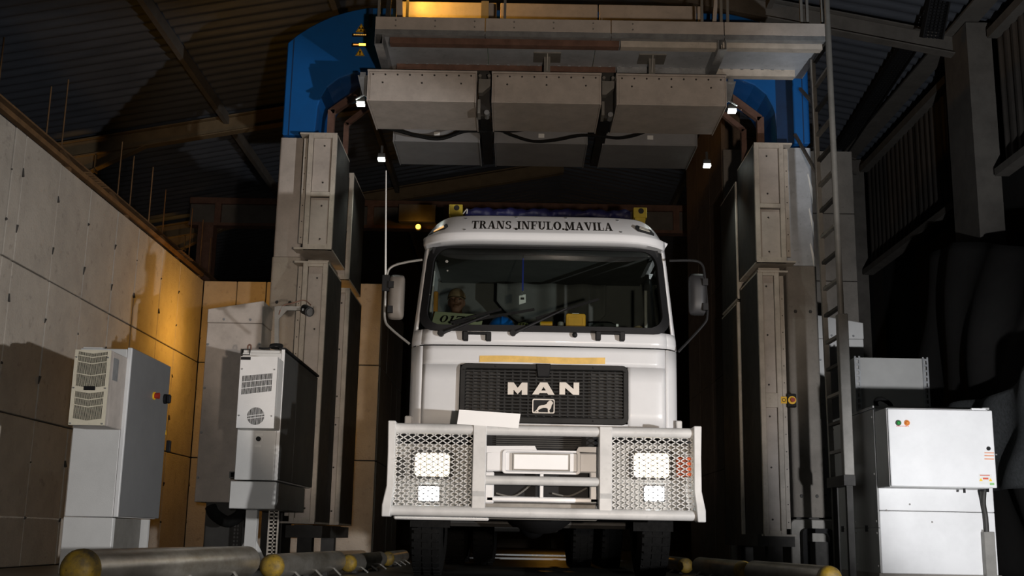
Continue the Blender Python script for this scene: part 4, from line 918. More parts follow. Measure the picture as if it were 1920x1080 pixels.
# mirrors
for s in (-1,1):
    MY=10.0
    if s<0: arm=[(792,487),(760,492),(735,500),(726,515),(722,560),(722,600),(735,618),(768,645)]; sh=(728,515,757,598)
    else: arm=[(1255,489),(1300,489),(1316,496),(1321,515),(1325,560),(1326,592),(1318,610),(1272,660)]; sh=(1293,513,1325,590)
    a=MB().tube(spline([pt(x,y,MY) for x,y in arm],5),.011,8).build('mirror_arm',STEEL if s<0 else BLACK,tr,smooth=True)
    x0,x1,z0,z1=pbox(*sh,MY)
    def shell(u,v):
        e=(2*u-1); q=(2*v-1); k=(1-abs(q)**6)**.25
        return Vector(((x0+x1)/2+e*(x1-x0)/2*(.85+.15*k), MY+.03-.06*(1-e**4)*(1-q**4), (z0+z1)/2+q*(z1-z0)/2*(1-.04*e**4)))
    o=MB().grid(shell,10,14).build('mirror_shell',MIRRL if s<0 else MIRRB,tr,smooth=True,thick=.012)
    MB().box(x0+.012,x1-.012,MY+.032,MY+.04,z0+.02,z1-.02).build('mirror_glass',GALV,o)
    xc_=(x0+x1)/2+s*.05; zc_=(z0+z1)/2
    for dz in (-.12,.1): MB().box(xc_-.015,xc_+.03,MY-.05,MY-.01,zc_+dz-.03,zc_+dz+.03).build('mirror_clamp',BLACK,o)
MB().tube([pt(722,575,10.0),pt(723,515,10.0),pt(724,320,10.0)],[.010,.009,.005],6).build('aerial',PAPER,tr)
ubox('aerial_clamp',716,515,730,545,9.97,10.03,BLACK,tr,.004)
# small stickers on the windscreen
for px,py,r in ((794,530,.007),(798,550,.006),(826,487,.014),(829,505,.008)):
    c=pt(px,py,YF+.04); e=CAB(c.x-XC,c.z,.006); MB().cyl(e,e+Vector((0,-.003,0)),r,6).build('windscreen_sticker',STEEL,tr)

# ---- load frame behind the cab
CYY=13.8
ct=thing('cargo_container','yellow corner-post container with dark front behind the cab','container',(XC+.11,16.5,1.08))
xa,xb=PX(842,396,CYY),PX(1213,400,CYY); zt_=PZ(1028,386,CYY)
MB().box(xa+.1,xb-.1,CYY+.04,CYY+.1,1.2,zt_-.15).build('end_wall',CABD,ct); 
for a,b in ((xa,xa+.165),(xb-.165,xb)):
    MB().box(a+.02,b-.02,CYY+.01,CYY+.15,1.25,zt_-.12).build('corner_post',YPAINT,ct); c=MB().box(a,b,CYY,CYY+.16,zt_-.13,zt_).build('corner_casting',YPAINT,ct,bevel=.006)
    MB().cyl(((a+b)/2+.01,CYY-.004,zt_-.045),((a+b)/2+.01,CYY+.02,zt_-.045),.035,14).build('casting_hole',LETTER,c)
    MB().box(a,b,CYY,CYY+.16,1.08,1.25).build('corner_casting',YPAINT,ct,bevel=.006); MB().box(a+.02,b-.02,19.0,19.15,1.08,zt_).build('corner_post',YPAINT,ct)
for a in (xa,xb-.1): MB().box(a,a+.1,CYY+.15,19.0,1.08,1.25).build('side_rail',YPAINT,ct)
MB().box(xa+.1,xb-.1,CYY+.1,19.1,1.1,1.2).build('floor_deck',DSTEEL,ct)
MB().box(xa+.02,xa+.06,CYY+.15,19.0,1.2,zt_-.2).build('side_wall',CABD,ct); MB().box(xb-.06,xb-.02,CYY+.15,19.0,1.2,zt_-.2).build('side_wall',CABD,ct)
MB().box(xa+.165,xb-.165,CYY+.02,CYY+.1,zt_-.25,zt_-.15).build('header',YPAINT,ct)
c=MB().tube(spline([Vector((xa+.17,CYY+.04,zt_-.11)),Vector((xa+.22,CYY+.0,zt_-.06)),Vector((xa+.22,CYY+.0,zt_-.12))],5),.008,6).build('hook_loop',PAPER,ct)
def tb(u,v):
    a=2*math.pi*v; x=xa+.2+(xb-xa-.4)*u; rr=.085+.012*math.sin(u*37+a*2)+.01*math.sin(u*91+a)
    return Vector((x,CYY+.10+rr*math.cos(a),zt_-.085+rr*.8*math.sin(a)))
tag(MB().grid(tb,70,14).build('tarpaulin_roll',TARPB,smooth=True),'rolled blue tarpaulin between the yellow container corners above the cab','tarpaulin')

# ---- blank white board leaning on the bull bar
P=[pt(861,768,9.345),pt(976,776,9.345),pt(972,803,9.34),pt(857,795,9.34)]
tag(MB().add(P+[p+Vector((0,.004,0)) for p in P],[(0,1,2,3),(4,7,6,5),(0,4,5,1),(1,5,6,2),(2,6,7,3),(3,7,4,0)]).build('blank_board',PLATE,base=tuple(P[3])),'blank white plate propped askew on top of the bull bar','plate')

# ================================================================== electrical cabinets
def atX(px,py,X):
    d=CR@Vector(((px-960)/FPX,-(py-540)/FPX,-1)); t=X/d.x; return Vector((X,d.y*t,CAMH+d.z*t))
DOOR_SHADE=mat('door_shade_grey',(.17,.172,.175),.42,0,.05,3); DOOR_SHADE_DK=mat('door_shade_dark',(.05,.051,.05),.6,0,.1,3)  # side doors share the front paint; their shade is put into the grey
SLOT=mat('slot_dark',(.006,.005,.004),.9,spec=.05)
def slat_field(m,x0,x1,y,n,lo,hi,fill=.5,d=.003):
    "upright slats whose ends follow the curves lo(x) and hi(x)"
    p=(x1-x0)/n
    for i in range(n+1):
        x=x0+i*p-p*fill/2; a,b=max(x,x0),min(x+p*fill,x1)
        if b<=a: continue
        za,zb_,zc,zd=lo(a),lo(b),hi(b),hi(a); m.add([(a,y,za),(b,y,zb_),(b,y,zc),(a,y,zd),(a,y+d,za),(b,y+d,zb_),(b,y+d,zc),(a,y+d,zd)],[(0,1,2,3),(4,7,6,5),(0,4,5,1),(1,5,6,2),(2,6,7,3),(3,7,4,0)])
# ---- left cabinet
cx0,cx1,cy0,cy1=-3.617,-3.192,9.5,10.63
t=thing('control_cabinet','tall grey control cabinet with cream cooling unit before the concrete wall','cabinet',((cx0+cx1)/2,10.05,0))
MB().box(cx0,cx1-.03,cy0+.03,cy1,.45,1.815).build('body',CABM,t,bevel=.008)
MB().box(cx0,cx1-.035,cy0,cy0+.03,.45,1.815).build('front_panel',CABM,t,bevel=.006)
dr=MB().box(cx1-.028,cx1,cy0+.02,cy1-.01,.455,1.83).build('door',DOOR_SHADE,t,bevel=.006)
MB().box(cx1-.034,cx1+.001,cy0-.002,cy0+.03,.452,1.825).build('door_edge',CABW,dr,bevel=.004)
c=atX(288,742,cx1); MB().cyl(c,c+Vector((.012,0,0)),.035,16).build('yellow_collar',SIGNY,dr); MB().cyl(c+Vector((.012,0,0)),c+Vector((.05,0,0)),.024,14,.028).build('red_button',RED,dr)
c=atX(308,748,cx1); MB().cyl(c,c+Vector((.02,0,0)),.045,16).build('switch_plate',BLACK,dr); MB().box(c.x+.02,c.x+.06,c.y-.02,c.y+.02,c.z-.04,c.z+.04).build('rotary_switch',BLACK,dr,bevel=.01)
c=atX(313,833,cx1); MB().box(c.x,c.x+.035,c.y-.02,c.y+.02,c.z-.07,c.z+.035).build('latch',BLACK,dr,bevel=.005)
c=atX(311,811,cx1); MB().prism([(c.y-.02,c.z-.02),(c.y+.02,c.z-.02),(c.y,c.z+.02)],'x',c.x-.002,c.x+.002).build('warning_sticker',SIGNY,dr)
pl=MB().box(cx0-.005,cx1-.03,cy0,cy0+.06,0,.445).build('plinth_front',CABM,t,bevel=.005)
MB().box(cx0,cx0+.03,cy0+.06,cy1,0,.445).build('plinth_side',CABM,t); MB().box(cx0+.03,cx1-.08,cy1-.04,cy1,0,.445).build('plinth_back',CABM,t); MB().box(cx1-.16,cx1-.13,cy0+.12,cy1-.1,.1,.445).build('plinth_panel',STEEL,t)
MB().box(cx0+.02,cx0+.18,cy0+.01,cy0+.06,1.815,1.825).build('top_lip',CABM,t)
def cooling(t,mt,x0,x1,z0,z1,y0,y1,kind):
    ac=MB().box(x0,x1,y0+.06,y1,z0,z1).build('cooling_unit',STEELB if kind==0 else CABM,t,bevel=.006)
    w,h=x1-x0,z1-z0; X=lambda u:x0+w*u; Z=lambda v:z0+h*v
    MB().ring(rect(x0,x1,z0,z1),rect(x0+.008,x1-.008,z0+.008,z1-.008),'y',y0+.012,y0+.062).build('front_rim',STEELB if kind==0 else CABM,ac); MB().box(x0+.006,x1-.006,y0+.050,y0+.058,z0+.006,z1-.006).build('vent_recess',SLOT,ac)
    if kind==0:
        chev=lambda v,d: (lambda x: Z(v)-d*h*(1-abs(2*(x-x0)/w-1)))
        ru,rl=(.09,.91),(.10,.90); e=.035
        f=[[(X(0),Z(1)),(X(1),Z(1)),(X(1),Z(.985)),(X(.5),Z(.985-e)),(X(0),Z(.985))],
           [(X(0),Z(.525)),(X(.5),Z(.525-e)),(X(1),Z(.525)),(X(1),Z(.455)),(X(.5),Z(.455-e)),(X(0),Z(.455))],
           [(X(0),Z(.095)),(X(.5),Z(.095-e)),(X(1),Z(.095)),(X(1),Z(0)),(X(0),Z(0))],
           [(X(0),Z(.985)),(X(.09),Z(.985-e*.18)),(X(.09),Z(.525-e*.18)),(X(0),Z(.525))],[(X(1),Z(.985)),(X(.91),Z(.985-e*.18)),(X(.91),Z(.525-e*.18)),(X(1),Z(.525))],
           [(X(0),Z(.455)),(X(.10),Z(.455-e*.2)),(X(.10),Z(.095-e*.2)),(X(0),Z(.095))],[(X(1),Z(.455)),(X(.90),Z(.455-e*.2)),(X(.90),Z(.095-e*.2)),(X(1),Z(.095))]]
        for q in f: MB().prism(q,'y',y0,y0+.014).build('front_frame',mt,ac)
        m=MB(); slat_field(m,X(.09),X(.91),y0+.002,26,chev(.525,e),chev(.985,e),.26); slat_field(m,X(.10),X(.90),y0+.002,26,chev(.095,e),chev(.455,e),.26); m.build('vent_slats',mt,ac)
        for v in (.935,.85,.69,.37,.275):
            a=.1; MB().prism([(X(a),Z(v)),(X(.5),Z(v-e*.9)),(X(1-a),Z(v)),(X(1-a),Z(v)-.007),(X(.5),Z(v-e*.9)-.007),(X(a),Z(v)-.007)],'y',y0-.002,y0+.006).build('vent_rail',mt,ac)
        MB().box(X(.34),X(.66),y0-.005,y0,Z(.46),Z(.515)).build('name_badge',BLACK,ac,bevel=.003)
        MB().box(x1,x1+.002,y0+.08,y0+.2,Z(.62),Z(.92)).build('rating_plate',GALV,ac)
        MB().bolts([(X(u),y0,Z(v)) for u in (.06,.94) for v in (.02,.49,.9)],.007).build('screws',GALV,ac)
    else:
        lo=lambda x: Z(.455)+.07*h*((x-x0)/w)-.0; hi=lambda x: Z(.72)+.055*h*((x-x0)/w)
        cxm,czm,R=X(.50),Z(.165),w*.235
        ua,ub=.07,.88
        f=[[(X(0),Z(1)),(X(1),Z(1)),(X(1),hi(X(1))),(X(0),hi(X(0)))],[(X(0),hi(X(0))),(X(ua),hi(X(ua))),(X(ua),lo(X(ua))),(X(0),lo(X(0)))],[(X(ub),hi(X(ub))),(X(1),hi(X(1))),(X(1),lo(X(1))),(X(ub),lo(X(ub)))],
           [(X(0),lo(X(0))),(X(1),lo(X(1))),(X(1),Z(.31)),(X(0),Z(.31))],[(X(0),Z(.03)),(X(1),Z(.03)),(X(1),Z(0)),(X(0),Z(0))]]
        for q in f: MB().prism(q,'y',y0,y0+.014).build('front_frame',mt,ac)
        out=[]; inn=[]; hc=[math.atan2(b-czm,a-cxm)%(2*math.pi) for a in (X(0),X(1)) for b in (Z(.03),Z(.31))]
        for a in sorted([2*math.pi*i/32 for i in range(32)]+hc):
            c_,s_=math.cos(a),math.sin(a); inn.append((cxm+R*c_,czm+R*s_))
            kx=(X(1)-cxm if c_>0 else cxm-X(0))/max(1e-6,abs(c_)); kz=(Z(.31)-czm if s_>0 else czm-Z(.03))/max(1e-6,abs(s_)); k=min(kx,kz); out.append((cxm+k*c_,czm+k*s_))
        MB().ring(out,inn,'y',y0,y0+.014).build('fan_plate',mt,ac)
        m=MB(); slat_field(m,X(ua),X(ub),y0+.002,24,lo,hi,.3)
        circ=lambda sg: (lambda x: czm+sg*math.sqrt(max(1e-6,R*R-(x-cxm)**2)))
        slat_field(m,cxm-R*.98,cxm+R*.98,y0+.002,14,circ(-1),circ(1),.3); m.build('vent_slats',mt,ac)
        for k in (.33,.67): MB().bar((X(ua),y0+.002,lo(X(ua))+(hi(X(ua))-lo(X(ua)))*k),(X(ub),y0+.002,lo(X(ub))+(hi(X(ub))-lo(X(ub)))*k),.006,.006).build('vent_rail',mt,ac)
        for k in (-.18,.12): MB().bar((cxm-R,y0+.002,czm+R*k-.012),(cxm+R,y0+.002,czm+R*k+.012),.006,.006).build('vent_rail',mt,ac)
        MB().box(X(.01),X(.27),y0-.004,y0,Z(.95),Z(.99)).build('name_badge',BLACK,ac)
        MB().bolts([(X(u),y0,Z(v)) for u in (.06,.93) for v in (.17,.82)],.009).build('screws',GALV,ac)
    return ac
AYY=9.10; cooling(t,CREAM,PX(134.5,726,AYY),PX(202,726,AYY),PZ(162,797,AYY),PZ(175,656,AYY),AYY,9.5,0)
# ---- middle cabinet
mx0,mx1,my0,my1=-2.585,-2.192,10.8,12.70
t=thing('equipment_cabinet','long cabinet with shade-darkened side and round-vent cooling unit beside the left tower','cabinet',((mx0+mx1)/2,11.75,0))
MB().box(mx0,mx1-.02,my0+.02,my1,.82,2.03).build('body',CABM,t,bevel=.008)
MB().box(mx0,mx1-.03,my0,my0+.02,.82,2.0).build('front_panel',CABM,t,bevel=.005); MB().box(mx1-.028,mx1+.004,my0-.004,my0+.02,.82,2.035).build('corner_post',CABW,t,bevel=.004)
ysp=atX(553,800,mx1).y
for a,b in ((my0+.03,ysp-.005),(ysp+.005,my1-.01)): MB().box(mx1-.02,mx1,a,b,.83,2.02).build('side_door',DOOR_SHADE_DK,t,bevel=.005)
MB().box(mx1-.05,mx1+.012,my0,my1,2.03,2.05).build('top_cap',BLACK,t)
MB().box(mx0-.025,mx1+.0,my0-.03,my0+.02,.56,.805).build('base_front',CABM,t,bevel=.006); MB().box(mx0,mx1-.005,my0+.02,my0+1.5,.56,.805).build('base_side',CABD,t,bevel=.006)  # dark base side carries the same painted shade as the doors
c=pt(485,823,my0); MB().cyl(c,c-Vector((0,.02,0)),.022,14).build('key_lock',BLACK,t)
for px,py,w,h in ((486,815,.035,.012),(484,836,.03,.012),(492,824,.006,.014)):
    c=pt(px,py,my0-.002); MB().box(c.x-w,c.x+w,my0-.004,my0,c.z-h,c.z+h).build('paper_label',PAPER,t)
A2=10.52; cooling(t,CABW,PX(447,735,A2),PX(517,735,A2),PZ(477,802.5,A2),PZ(487,668.5,A2),A2,my0,1)
for z,py in ((2.02,0),(.88,0)): pass
hx=pt(456,659,10.78); MB().ring(rect(hx.x-.03,hx.x+.06,hx.z-.03,hx.z+.03),rect(hx.x-.022,hx.x+.052,hx.z-.022,hx.z+.022),'y',10.8,11.0).build('lifting_tube',DSTEEL,t); MB().tube(spline([hx+Vector((.03,.05,.0)),hx+Vector((.03,.05,.06)),hx+Vector((.055,.05,.07)),hx+Vector((.06,.05,.02))],4),.008,6).build('lifting_hook',RUST,t)
hx=pt(435,890,10.8); MB().ring(rect(hx.x-.03,hx.x+.03,hx.z-.03,hx.z+.03),rect(hx.x-.022,hx.x+.022,hx.z-.022,hx.z+.022),'y',10.82,11.0).build('lifting_tube',DSTEEL,t)
# post carrying it
pp=pt(469,1000,11.4); MB().box(pp.x-.055,pp.x+.055,11.4,11.5,.02,.56).build('support_post',CABM,t,bevel=.004); MB().box(pp.x-.2,pp.x+.2,11.3,11.6,0,.02).build('base_plate',STEEL,t)
for s in (-1,1): MB().prism([(pp.x+s*.055,.02),(pp.x+s*.19,.02),(pp.x+s*.055,.27)],'y',11.44,11.46).build('gusset',CABM,t)
c=pt(511,1000,11.7); ch=MB().box(c.x-.05,c.x-.04,11.7,11.74,.0,.56).box(c.x+.04,c.x+.05,11.7,11.74,.0,.56)
for i in range(15): ch.box(c.x-.04,c.x+.04,11.72,11.725,.03+i*.036,.045+i*.036)
ch.box(c.x-.006,c.x+.006,11.72,11.726,0,.56); ch.build('slotted_channel',FRAMEB,t)
# camera on bracket arm
b0=pt(519,655,10.95); b1=pt(519,578,10.95); b2=pt(588,573,10.95)
t=thing('surveillance_camera','small black camera hanging from an angled bracket on the middle cabinet','camera',(b0.x,10.95,2.05))
MB().bar((b0.x,10.95,2.05),(b1.x,10.95,b1.z+.015),.04,.025).build('pole',STEEL,t); MB().bar(b1,(b2.x,10.95,b1.z+.0),.03,.04).build('arm',STEEL,t); MB().prism([(b1.x+.015,b1.z-.02),(b1.x+.1,b1.z-.02),(b1.x+.015,b1.z-.12)],'y',10.94,10.955).build('gusset',STEEL,t)
c=pt(577,583,10.92); bd=MB().cyl(c+Vector((-.04,.05,.025)),c+Vector((.03,-.06,-.02)),.048,16).build('camera_body',BLACK,t,smooth=True); MB().cyl(c+Vector((.03,-.06,-.02)),c+Vector((.036,-.07,-.024)),.036,14).build('lens_ring',DSTEEL,bd); MB().box(c.x-.025,c.x+.025,10.92,10.97,c.z+.02,b1.z).build('mount',BLACK,bd)
MB().box(c.x-.045,c.x-.01,10.865,10.875,c.z-.01,c.z+.012).build('label_plate',GALV,bd)
MB().tube(spline([pt(583,572,10.94),pt(570,563,10.94),pt(550,568,10.94),pt(530,574,10.94),pt(523,590,10.94)],5),.006,6).build('cable',RUST,t)
m=MB()
for k in range(3): m.tube([Vector((b0.x+.06*math.cos(a*math.pi/8)+.0,10.92+.004*k,2.075+k*.008+.016*math.sin(a*math.pi/8))) for a in range(17)],.008,6,False)
m.tube(spline([Vector((b0.x-.05,10.92,2.07)),Vector((b0.x-.1,10.9,2.055)),Vector((b0.x-.16,10.9,2.06))],5),.009,6); m.build('cable_coil',BLACK,t)
# ---- tall sloped cover, left
def cover(x0,x1,y0,y1,z0,zl,zr,zs,label,foot):
    t=thing('tall_cover',label,'cover',((x0+x1)/2,(y0+y1)/2,foot))
    MB().prism([(x0,z0),(x1,z0),(x1,zs-.004),(x0,zs-.004)],'y',y0,y1).build('body',STEELB if x0<0 else CABM,t,bevel=.006)
    MB().prism([(x0-.004,zs),(x1+.004,zs),(x1+.004,zr),(x0-.004,zl)],'y',y0-.004,y1).build('lid',STEELB if x0<0 else CABM,t,bevel=.006)
    P=[(x0+.02,y0,z0+.25+i*(zs-z0-.3)/3.4) for i in range(4)]+[(x1-.02,y0,zs-.22)]+[(x0+(x1-x0)*q,y0-.004,zs+.035) for q in (.3,.78)]
    MB().bolts(P,.016).build('bolts',GALV,t)
    MB().box(x0+.1,x1-.1,y0+.1,y1-.05,foot,z0).build('leg_frame',DSTEEL,t); return t
cover(-3.316,-2.73,12.2,12.68,.645,2.675,2.775,2.53,'tall pale cover with sloping lid behind the middle cabinet',0)
c=[pt(395,950,12.12),pt(402,964,12.1),pt(425,978,12.08),pt(445,970,12.08),pt(455,958,12.1)]
tag(MB().tube(spline(c,6),.06,12).build('corrugated_hose',RUBBER,smooth=True),'fat black hose looping under the tall pale cover','hose')
x0,x1,z0,z1=pbox(1560,606,1649,700,13.3); 
cover(x0,x1,13.9,14.3,.65,PZ(1600,592,13.9),PZ(1649,606,13.9),PZ(1640,636,13.9),'pale cover with sloping lid half hidden behind the ladder',0)
# ---- right cabinet
rx0,rx1,ry0,ry1,rz0=3.402,4.492,11.1,12.55,.085
t=thing('power_cabinet','wide low white cabinet carrying the bright electrical box at right','cabinet',((rx0+rx1)/2,11.8,0))
zt_=PZ(1640,765,ry0)
MB().box(rx0+.012,rx1,ry0,ry1,.66,zt_).build('body',CABW,t,bevel=.006); MB().box(rx0+.012,rx1,ry0,ry1,rz0,.655).build('lower_body',CABW,t,bevel=.006)
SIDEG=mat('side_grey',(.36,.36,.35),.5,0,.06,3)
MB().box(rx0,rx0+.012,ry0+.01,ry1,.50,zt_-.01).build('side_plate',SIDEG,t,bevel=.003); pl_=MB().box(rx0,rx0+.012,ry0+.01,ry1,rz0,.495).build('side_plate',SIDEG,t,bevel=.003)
for px,py in ((1580,992),(1625,991)): c=atX(px,py,rx0); MB().box(c.x-.003,c.x+.004,c.y-.045,c.y+.045,c.z-.03,c.z+.03).build('side_port',BLACK,pl_)
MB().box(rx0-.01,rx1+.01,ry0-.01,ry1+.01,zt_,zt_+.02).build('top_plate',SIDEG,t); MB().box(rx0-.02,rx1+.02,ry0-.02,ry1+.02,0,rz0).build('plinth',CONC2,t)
MB().bolts([(rx0,ry0+.06+i*.68,z) for i in range(3) for z in (.15,.45,.56,1.0,zt_-.08)],.012,(-1,0,0)).build('bolts',STEEL,t); MB().bolts([(rx0+.08,ry0,.66),(rx0+.3,ry0,.72),(rx0+.5,ry0,.56)],.010).build('bolts',STEEL,t)
# electrical box on it
BX=10.70; ex0=PX(1668,840,BX); ex1=PX(1865,841,BX); ez0=PZ(1770,914,BX); ez1=PZ(1762,768,BX)
t=thing('electrical_box','bright white electrical box with green and orange lamps on the right cabinet','electrical box',((ex0+ex1)/2,10.9,ez0))
MB().box(ex0-.004,ex1-.05,BX+.03,ry0-.003,ez0,ez1+.012).build('body',CABM,t,bevel=.006); dr=MB().box(ex0,ex1,BX,BX+.028,ez0+.004,ez1).build('door',CABW,t,bevel=.006)
for px,mt,nm in ((1684,GREEN,'green_lamp'),(1700,ORB,'orange_lamp')):
    c=pt(px,793,BX); MB().cyl(c,c-Vector((0,.012,0)),.026,16).build('lamp_bezel',DSTEEL if nm=='green_lamp' else ORB,dr); MB().ell(c-Vector((0,.012,0)),.020,.02,.020).build(nm,mt,dr,smooth=True)
c=pt(1692,799,BX); m=MB()
for i in range(9): m.box(c.x-.055+i*.013,c.x-.047+i*.013,BX-.001,BX+.001,c.z-.004,c.z+.004)
m.build('print_lines',REDT,dr)
c=pt(1853,841,BX); MB().cyl(c,c-Vector((0,.012,0)),.018,14).build('key_lock',BLACK,dr)
for py in (849,854.5,860.5): c=pt(1855,py,BX); MB().box(c.x-.045,c.x+.042,BX-.0015,BX+.001,c.z-.005,c.z+.004).build('print_line',PALET,dr)
c=pt(1848,899,BX); st=MB().box(c.x-.06,c.x+.06,BX-.0015,BX+.001,c.z-.045,c.z+.048).build('warning_label',PAPER,dr)
MB().box(c.x-.05,c.x+.04,BX-.003,BX-.001,c.z+.033,c.z+.041).build('print_line',REDT,st); MB().box(c.x-.025,c.x+.025,BX-.003,BX-.001,c.z-.0,c.z+.016).build('print_line',REDT,st)
for dx in (-.043,.043): MB().prism([(c.x+dx-.016,c.z-.015),(c.x+dx+.016,c.z-.015),(c.x+dx,c.z+.013)],'y',BX-.003,BX-.001).build('warning_triangle',SIGNY,st)
MB().box(c.x+.035,c.x+.075,BX-.003,BX-.001,c.z-.05,c.z-.03).build('green_sticker',GREENT,st)
c=pt(1868,852,BX); MB().cyl(c+Vector((-.004,.015,0)),c+Vector((.012,.015,0)),.008,8).build('hinge_pin',GALV,t); c=pt(1808,918,BX+.15); MB().cyl(c+Vector((0,0,.02)),c-Vector((0,0,.03)),.012,8).build('drain_plug',BLACK,t)
MB().box(ex1-.18,ex1-.05,BX+.02,BX+.05,ez1+.002,ez1+.02).build('hinge_block',CABW,t)
# conduit below the box
t=thing('cable_conduit','grey conduit and cables dropping from the electrical box','conduit',(PX(1852,1000,11.05),11.06,0))
MB().tube(spline([pt(1846,920,11.0),pt(1845,945,11.03),pt(1849,970,11.05),pt(1851,1000,11.05)],5),.02,8).build('cable',DSTEEL,t,smooth=True); MB().tube(spline([pt(1840,920,11.0),pt(1842,940,11.05),pt(1846,965,11.06),pt(1849,1000,11.06)],5),.014,8).build('cable',DSTEEL,t,smooth=True)
c=pt(1853,997,11.04); MB().box(c.x-.05,c.x+.05,11.02,11.09,0,c.z).build('trunking',STEEL,t,bevel=.004); MB().cyl(pt(1846,914,11.0),pt(1846,922,11.0),.04,12).build('gland',BLACK,t); MB().box(c.x-.04,c.x+.03,11.09,11.1,.4,.5).build('saddle',STEEL,t)
# cabinet behind with slotted uprights
qy=12.75; x0,x1,z0,z1=pbox(1605,671,1738,775,qy)
t=thing('switch_cabinet','olive-grey cabinet between slotted uprights behind the electrical box','cabinet',((x0+x1)/2,qy+.3,0))
MB().box(x0,x1,qy,qy+.6,.9,z1).build('body',SIDEG,t,bevel=.006); MB().box(x0+.1,x1-.1,qy+.1,qy+.5,0,.9).build('frame',DSTEEL,t)
for x in (x0+.02,x1-.01):
    u=MB(); w=.032
    u.box(x-w,x-w*.45,qy-.02,qy-.004,.3,z1+.01).box(x+w*.45,x+w,qy-.02,qy-.004,.3,z1+.01)
    z=.35
    while z<z1: u.box(x-w*.45,x+w*.45,qy-.02,qy-.004,z,z+.022); z+=.062
    u.build('slotted_upright',GALV,t)
c0=[pt(1645,766,11.3),pt(1642,752,11.35),pt(1652,748,11.4),pt(1668,757,11.45),pt(1672,768,11.5)]
tag(MB().tube(spline(c0,6),.022,10).build('cable_loop',RUBBER,smooth=True),'short black cable loop on top of the right cabinet','cable')
# thin pipes beside right column
tag(MB().cyl((3.47,12.85,.0),(3.43,12.85,4.8),.022,10).build('riser_pipe',STEEL,smooth=True),'thin grey riser pipe between right column and ladder','pipe')
# ---- wheel guide pipes on the floor
def guide(p0,p1,r,label):
    p0,p1=Vector(p0),Vector(p1); d=(p1-p0).normalized(); t=thing('guide_pipe',label,'guide pipe',(p0.x,(p0.y+p1.y)/2,0),'wheel guide pipes along the lane')
    MB().cyl(p0+d*r*.8,p1,r,28).build('pipe',PIPEM,t,smooth=True)
    n=[ (p0+d*r*.9,r*1.012),(p0+d*r*.55,r*.99),(p0+d*r*.25,r*.86),(p0+d*r*.06,r*.6),(p0,r*.25)]
    MB().tube([a for a,_ in n],[b for _,b in n],28).build('yellow_end',YELLOW,t,smooth=True)
    L=(p1-p0).length
    for i in range(3):
        q=p0+d*(L*(.22+.3*i)); MB().box(q.x-.02,q.x+.02,q.y-.05,q.y+.05,0,p0.z-r*.6).build('foot',DSTEEL,t)
        s=1 if p0.x<0 else -1; MB().bar((q.x+s*r*.7,q.y,p0.z-r*.5),(q.x+s*(r*.7+.07),q.y,0.005),.03,.012).build('strut',STEEL,t)
guide((-2.25,6.1,.15),(-1.92,8.55,.15),.105,'nearest guide pipe on the left with a big yellow end')
guide((-1.75,8.55,.115),(-1.58,10.6,.115),.088,'second guide pipe on the left below the middle cabinet')
guide((-1.49,10.65,.095),(-1.43,12.7,.095),.078,'third guide pipe on the left beside the front wheel')
guide((-1.40,13.1,.09),(-1.40,15,.09),.078,'furthest guide pipe on the left behind the front wheel')
guide((2.25,8.45,.105),(2.03,10.1,.105),.09,'nearest guide pipe on the right in front of the cabinet')
guide((1.985,10.25,.10),(1.87,12.0,.10),.088,'second guide pipe on the right below the tower')
guide((1.80,12.5,.09),(1.80,14.5,.09),.08,'furthest guide pipe on the right behind the front wheel')

# ================================================================== things inside the cab
DZ=2.16
def dpt(px,py,Y): return pt(px,py,Y)
# number card
t=thing('number_card','pale green card with the number 017 propped behind the windscreen','card',tuple(pt(855,612,10.08)))
P=[pt(808,610.5,10.05),pt(880,610.5,10.05),pt(897,590,10.16),pt(816,584,10.16)]
MB().add(P+[p+Vector((0,.004,.002)) for p in P],[(0,1,2,3),(4,7,6,5),(0,4,5,1),(1,5,6,2),(2,6,7,3),(3,7,4,0)]).build('sheet',CARD,t)
def cardp(u,v,h): 
    a=P[0]+(P[1]-P[0])*u; b=P[3]+(P[2]-P[3])*u; return a+(b-a)*v+Vector((0,-.0035-h,.001))
u0=.17
for ch in '017':
    w,q=SERIF[ch]; m=MB(); extrude_quads(m,q,lambda u,v,h: cardp(u0+u*.30,.24+v*.52,h),.0015); m.build('digit',LETTER,t); u0+=(w+.08)*.30
c=pt(890,605,10.12); tag(MB().prism([(c.x-.05,c.z-.03),(c.x+.06,c.z-.03),(c.x+.07,c.z+.02),(c.x+.02,c.z+.005),(c.x-.04,c.z+.025)],'y',10.12,10.14).build('crumpled_paper',CARD),'crumpled pale green paper beside the number card','paper')
# helmet
c=pt(941,603,10.28); t=thing('safety_helmet','bright blue safety helmet lying on the dashboard','helmet',(c.x,10.28,DZ))
MB().ell((c.x,10.28,DZ+.005),.125,.14,.125,20,7,0,.5).build('shell',HELM,t,smooth=True); MB().ring([(c.x+.14*math.cos(a*.3142),10.27+.165*math.sin(a*.3142)) for a in range(20)],[(c.x+.118*math.cos(a*.3142),10.28+.13*math.sin(a*.3142)) for a in range(20)],'z',DZ,DZ+.014).build('brim',HELM,t)
MB().tube([Vector((c.x,10.28+.142*math.cos(a),DZ+.128*math.sin(a))) for a in [i*math.pi/10 for i in range(11)]],.012,6).build('crown_ridge',HELM,t,smooth=True)
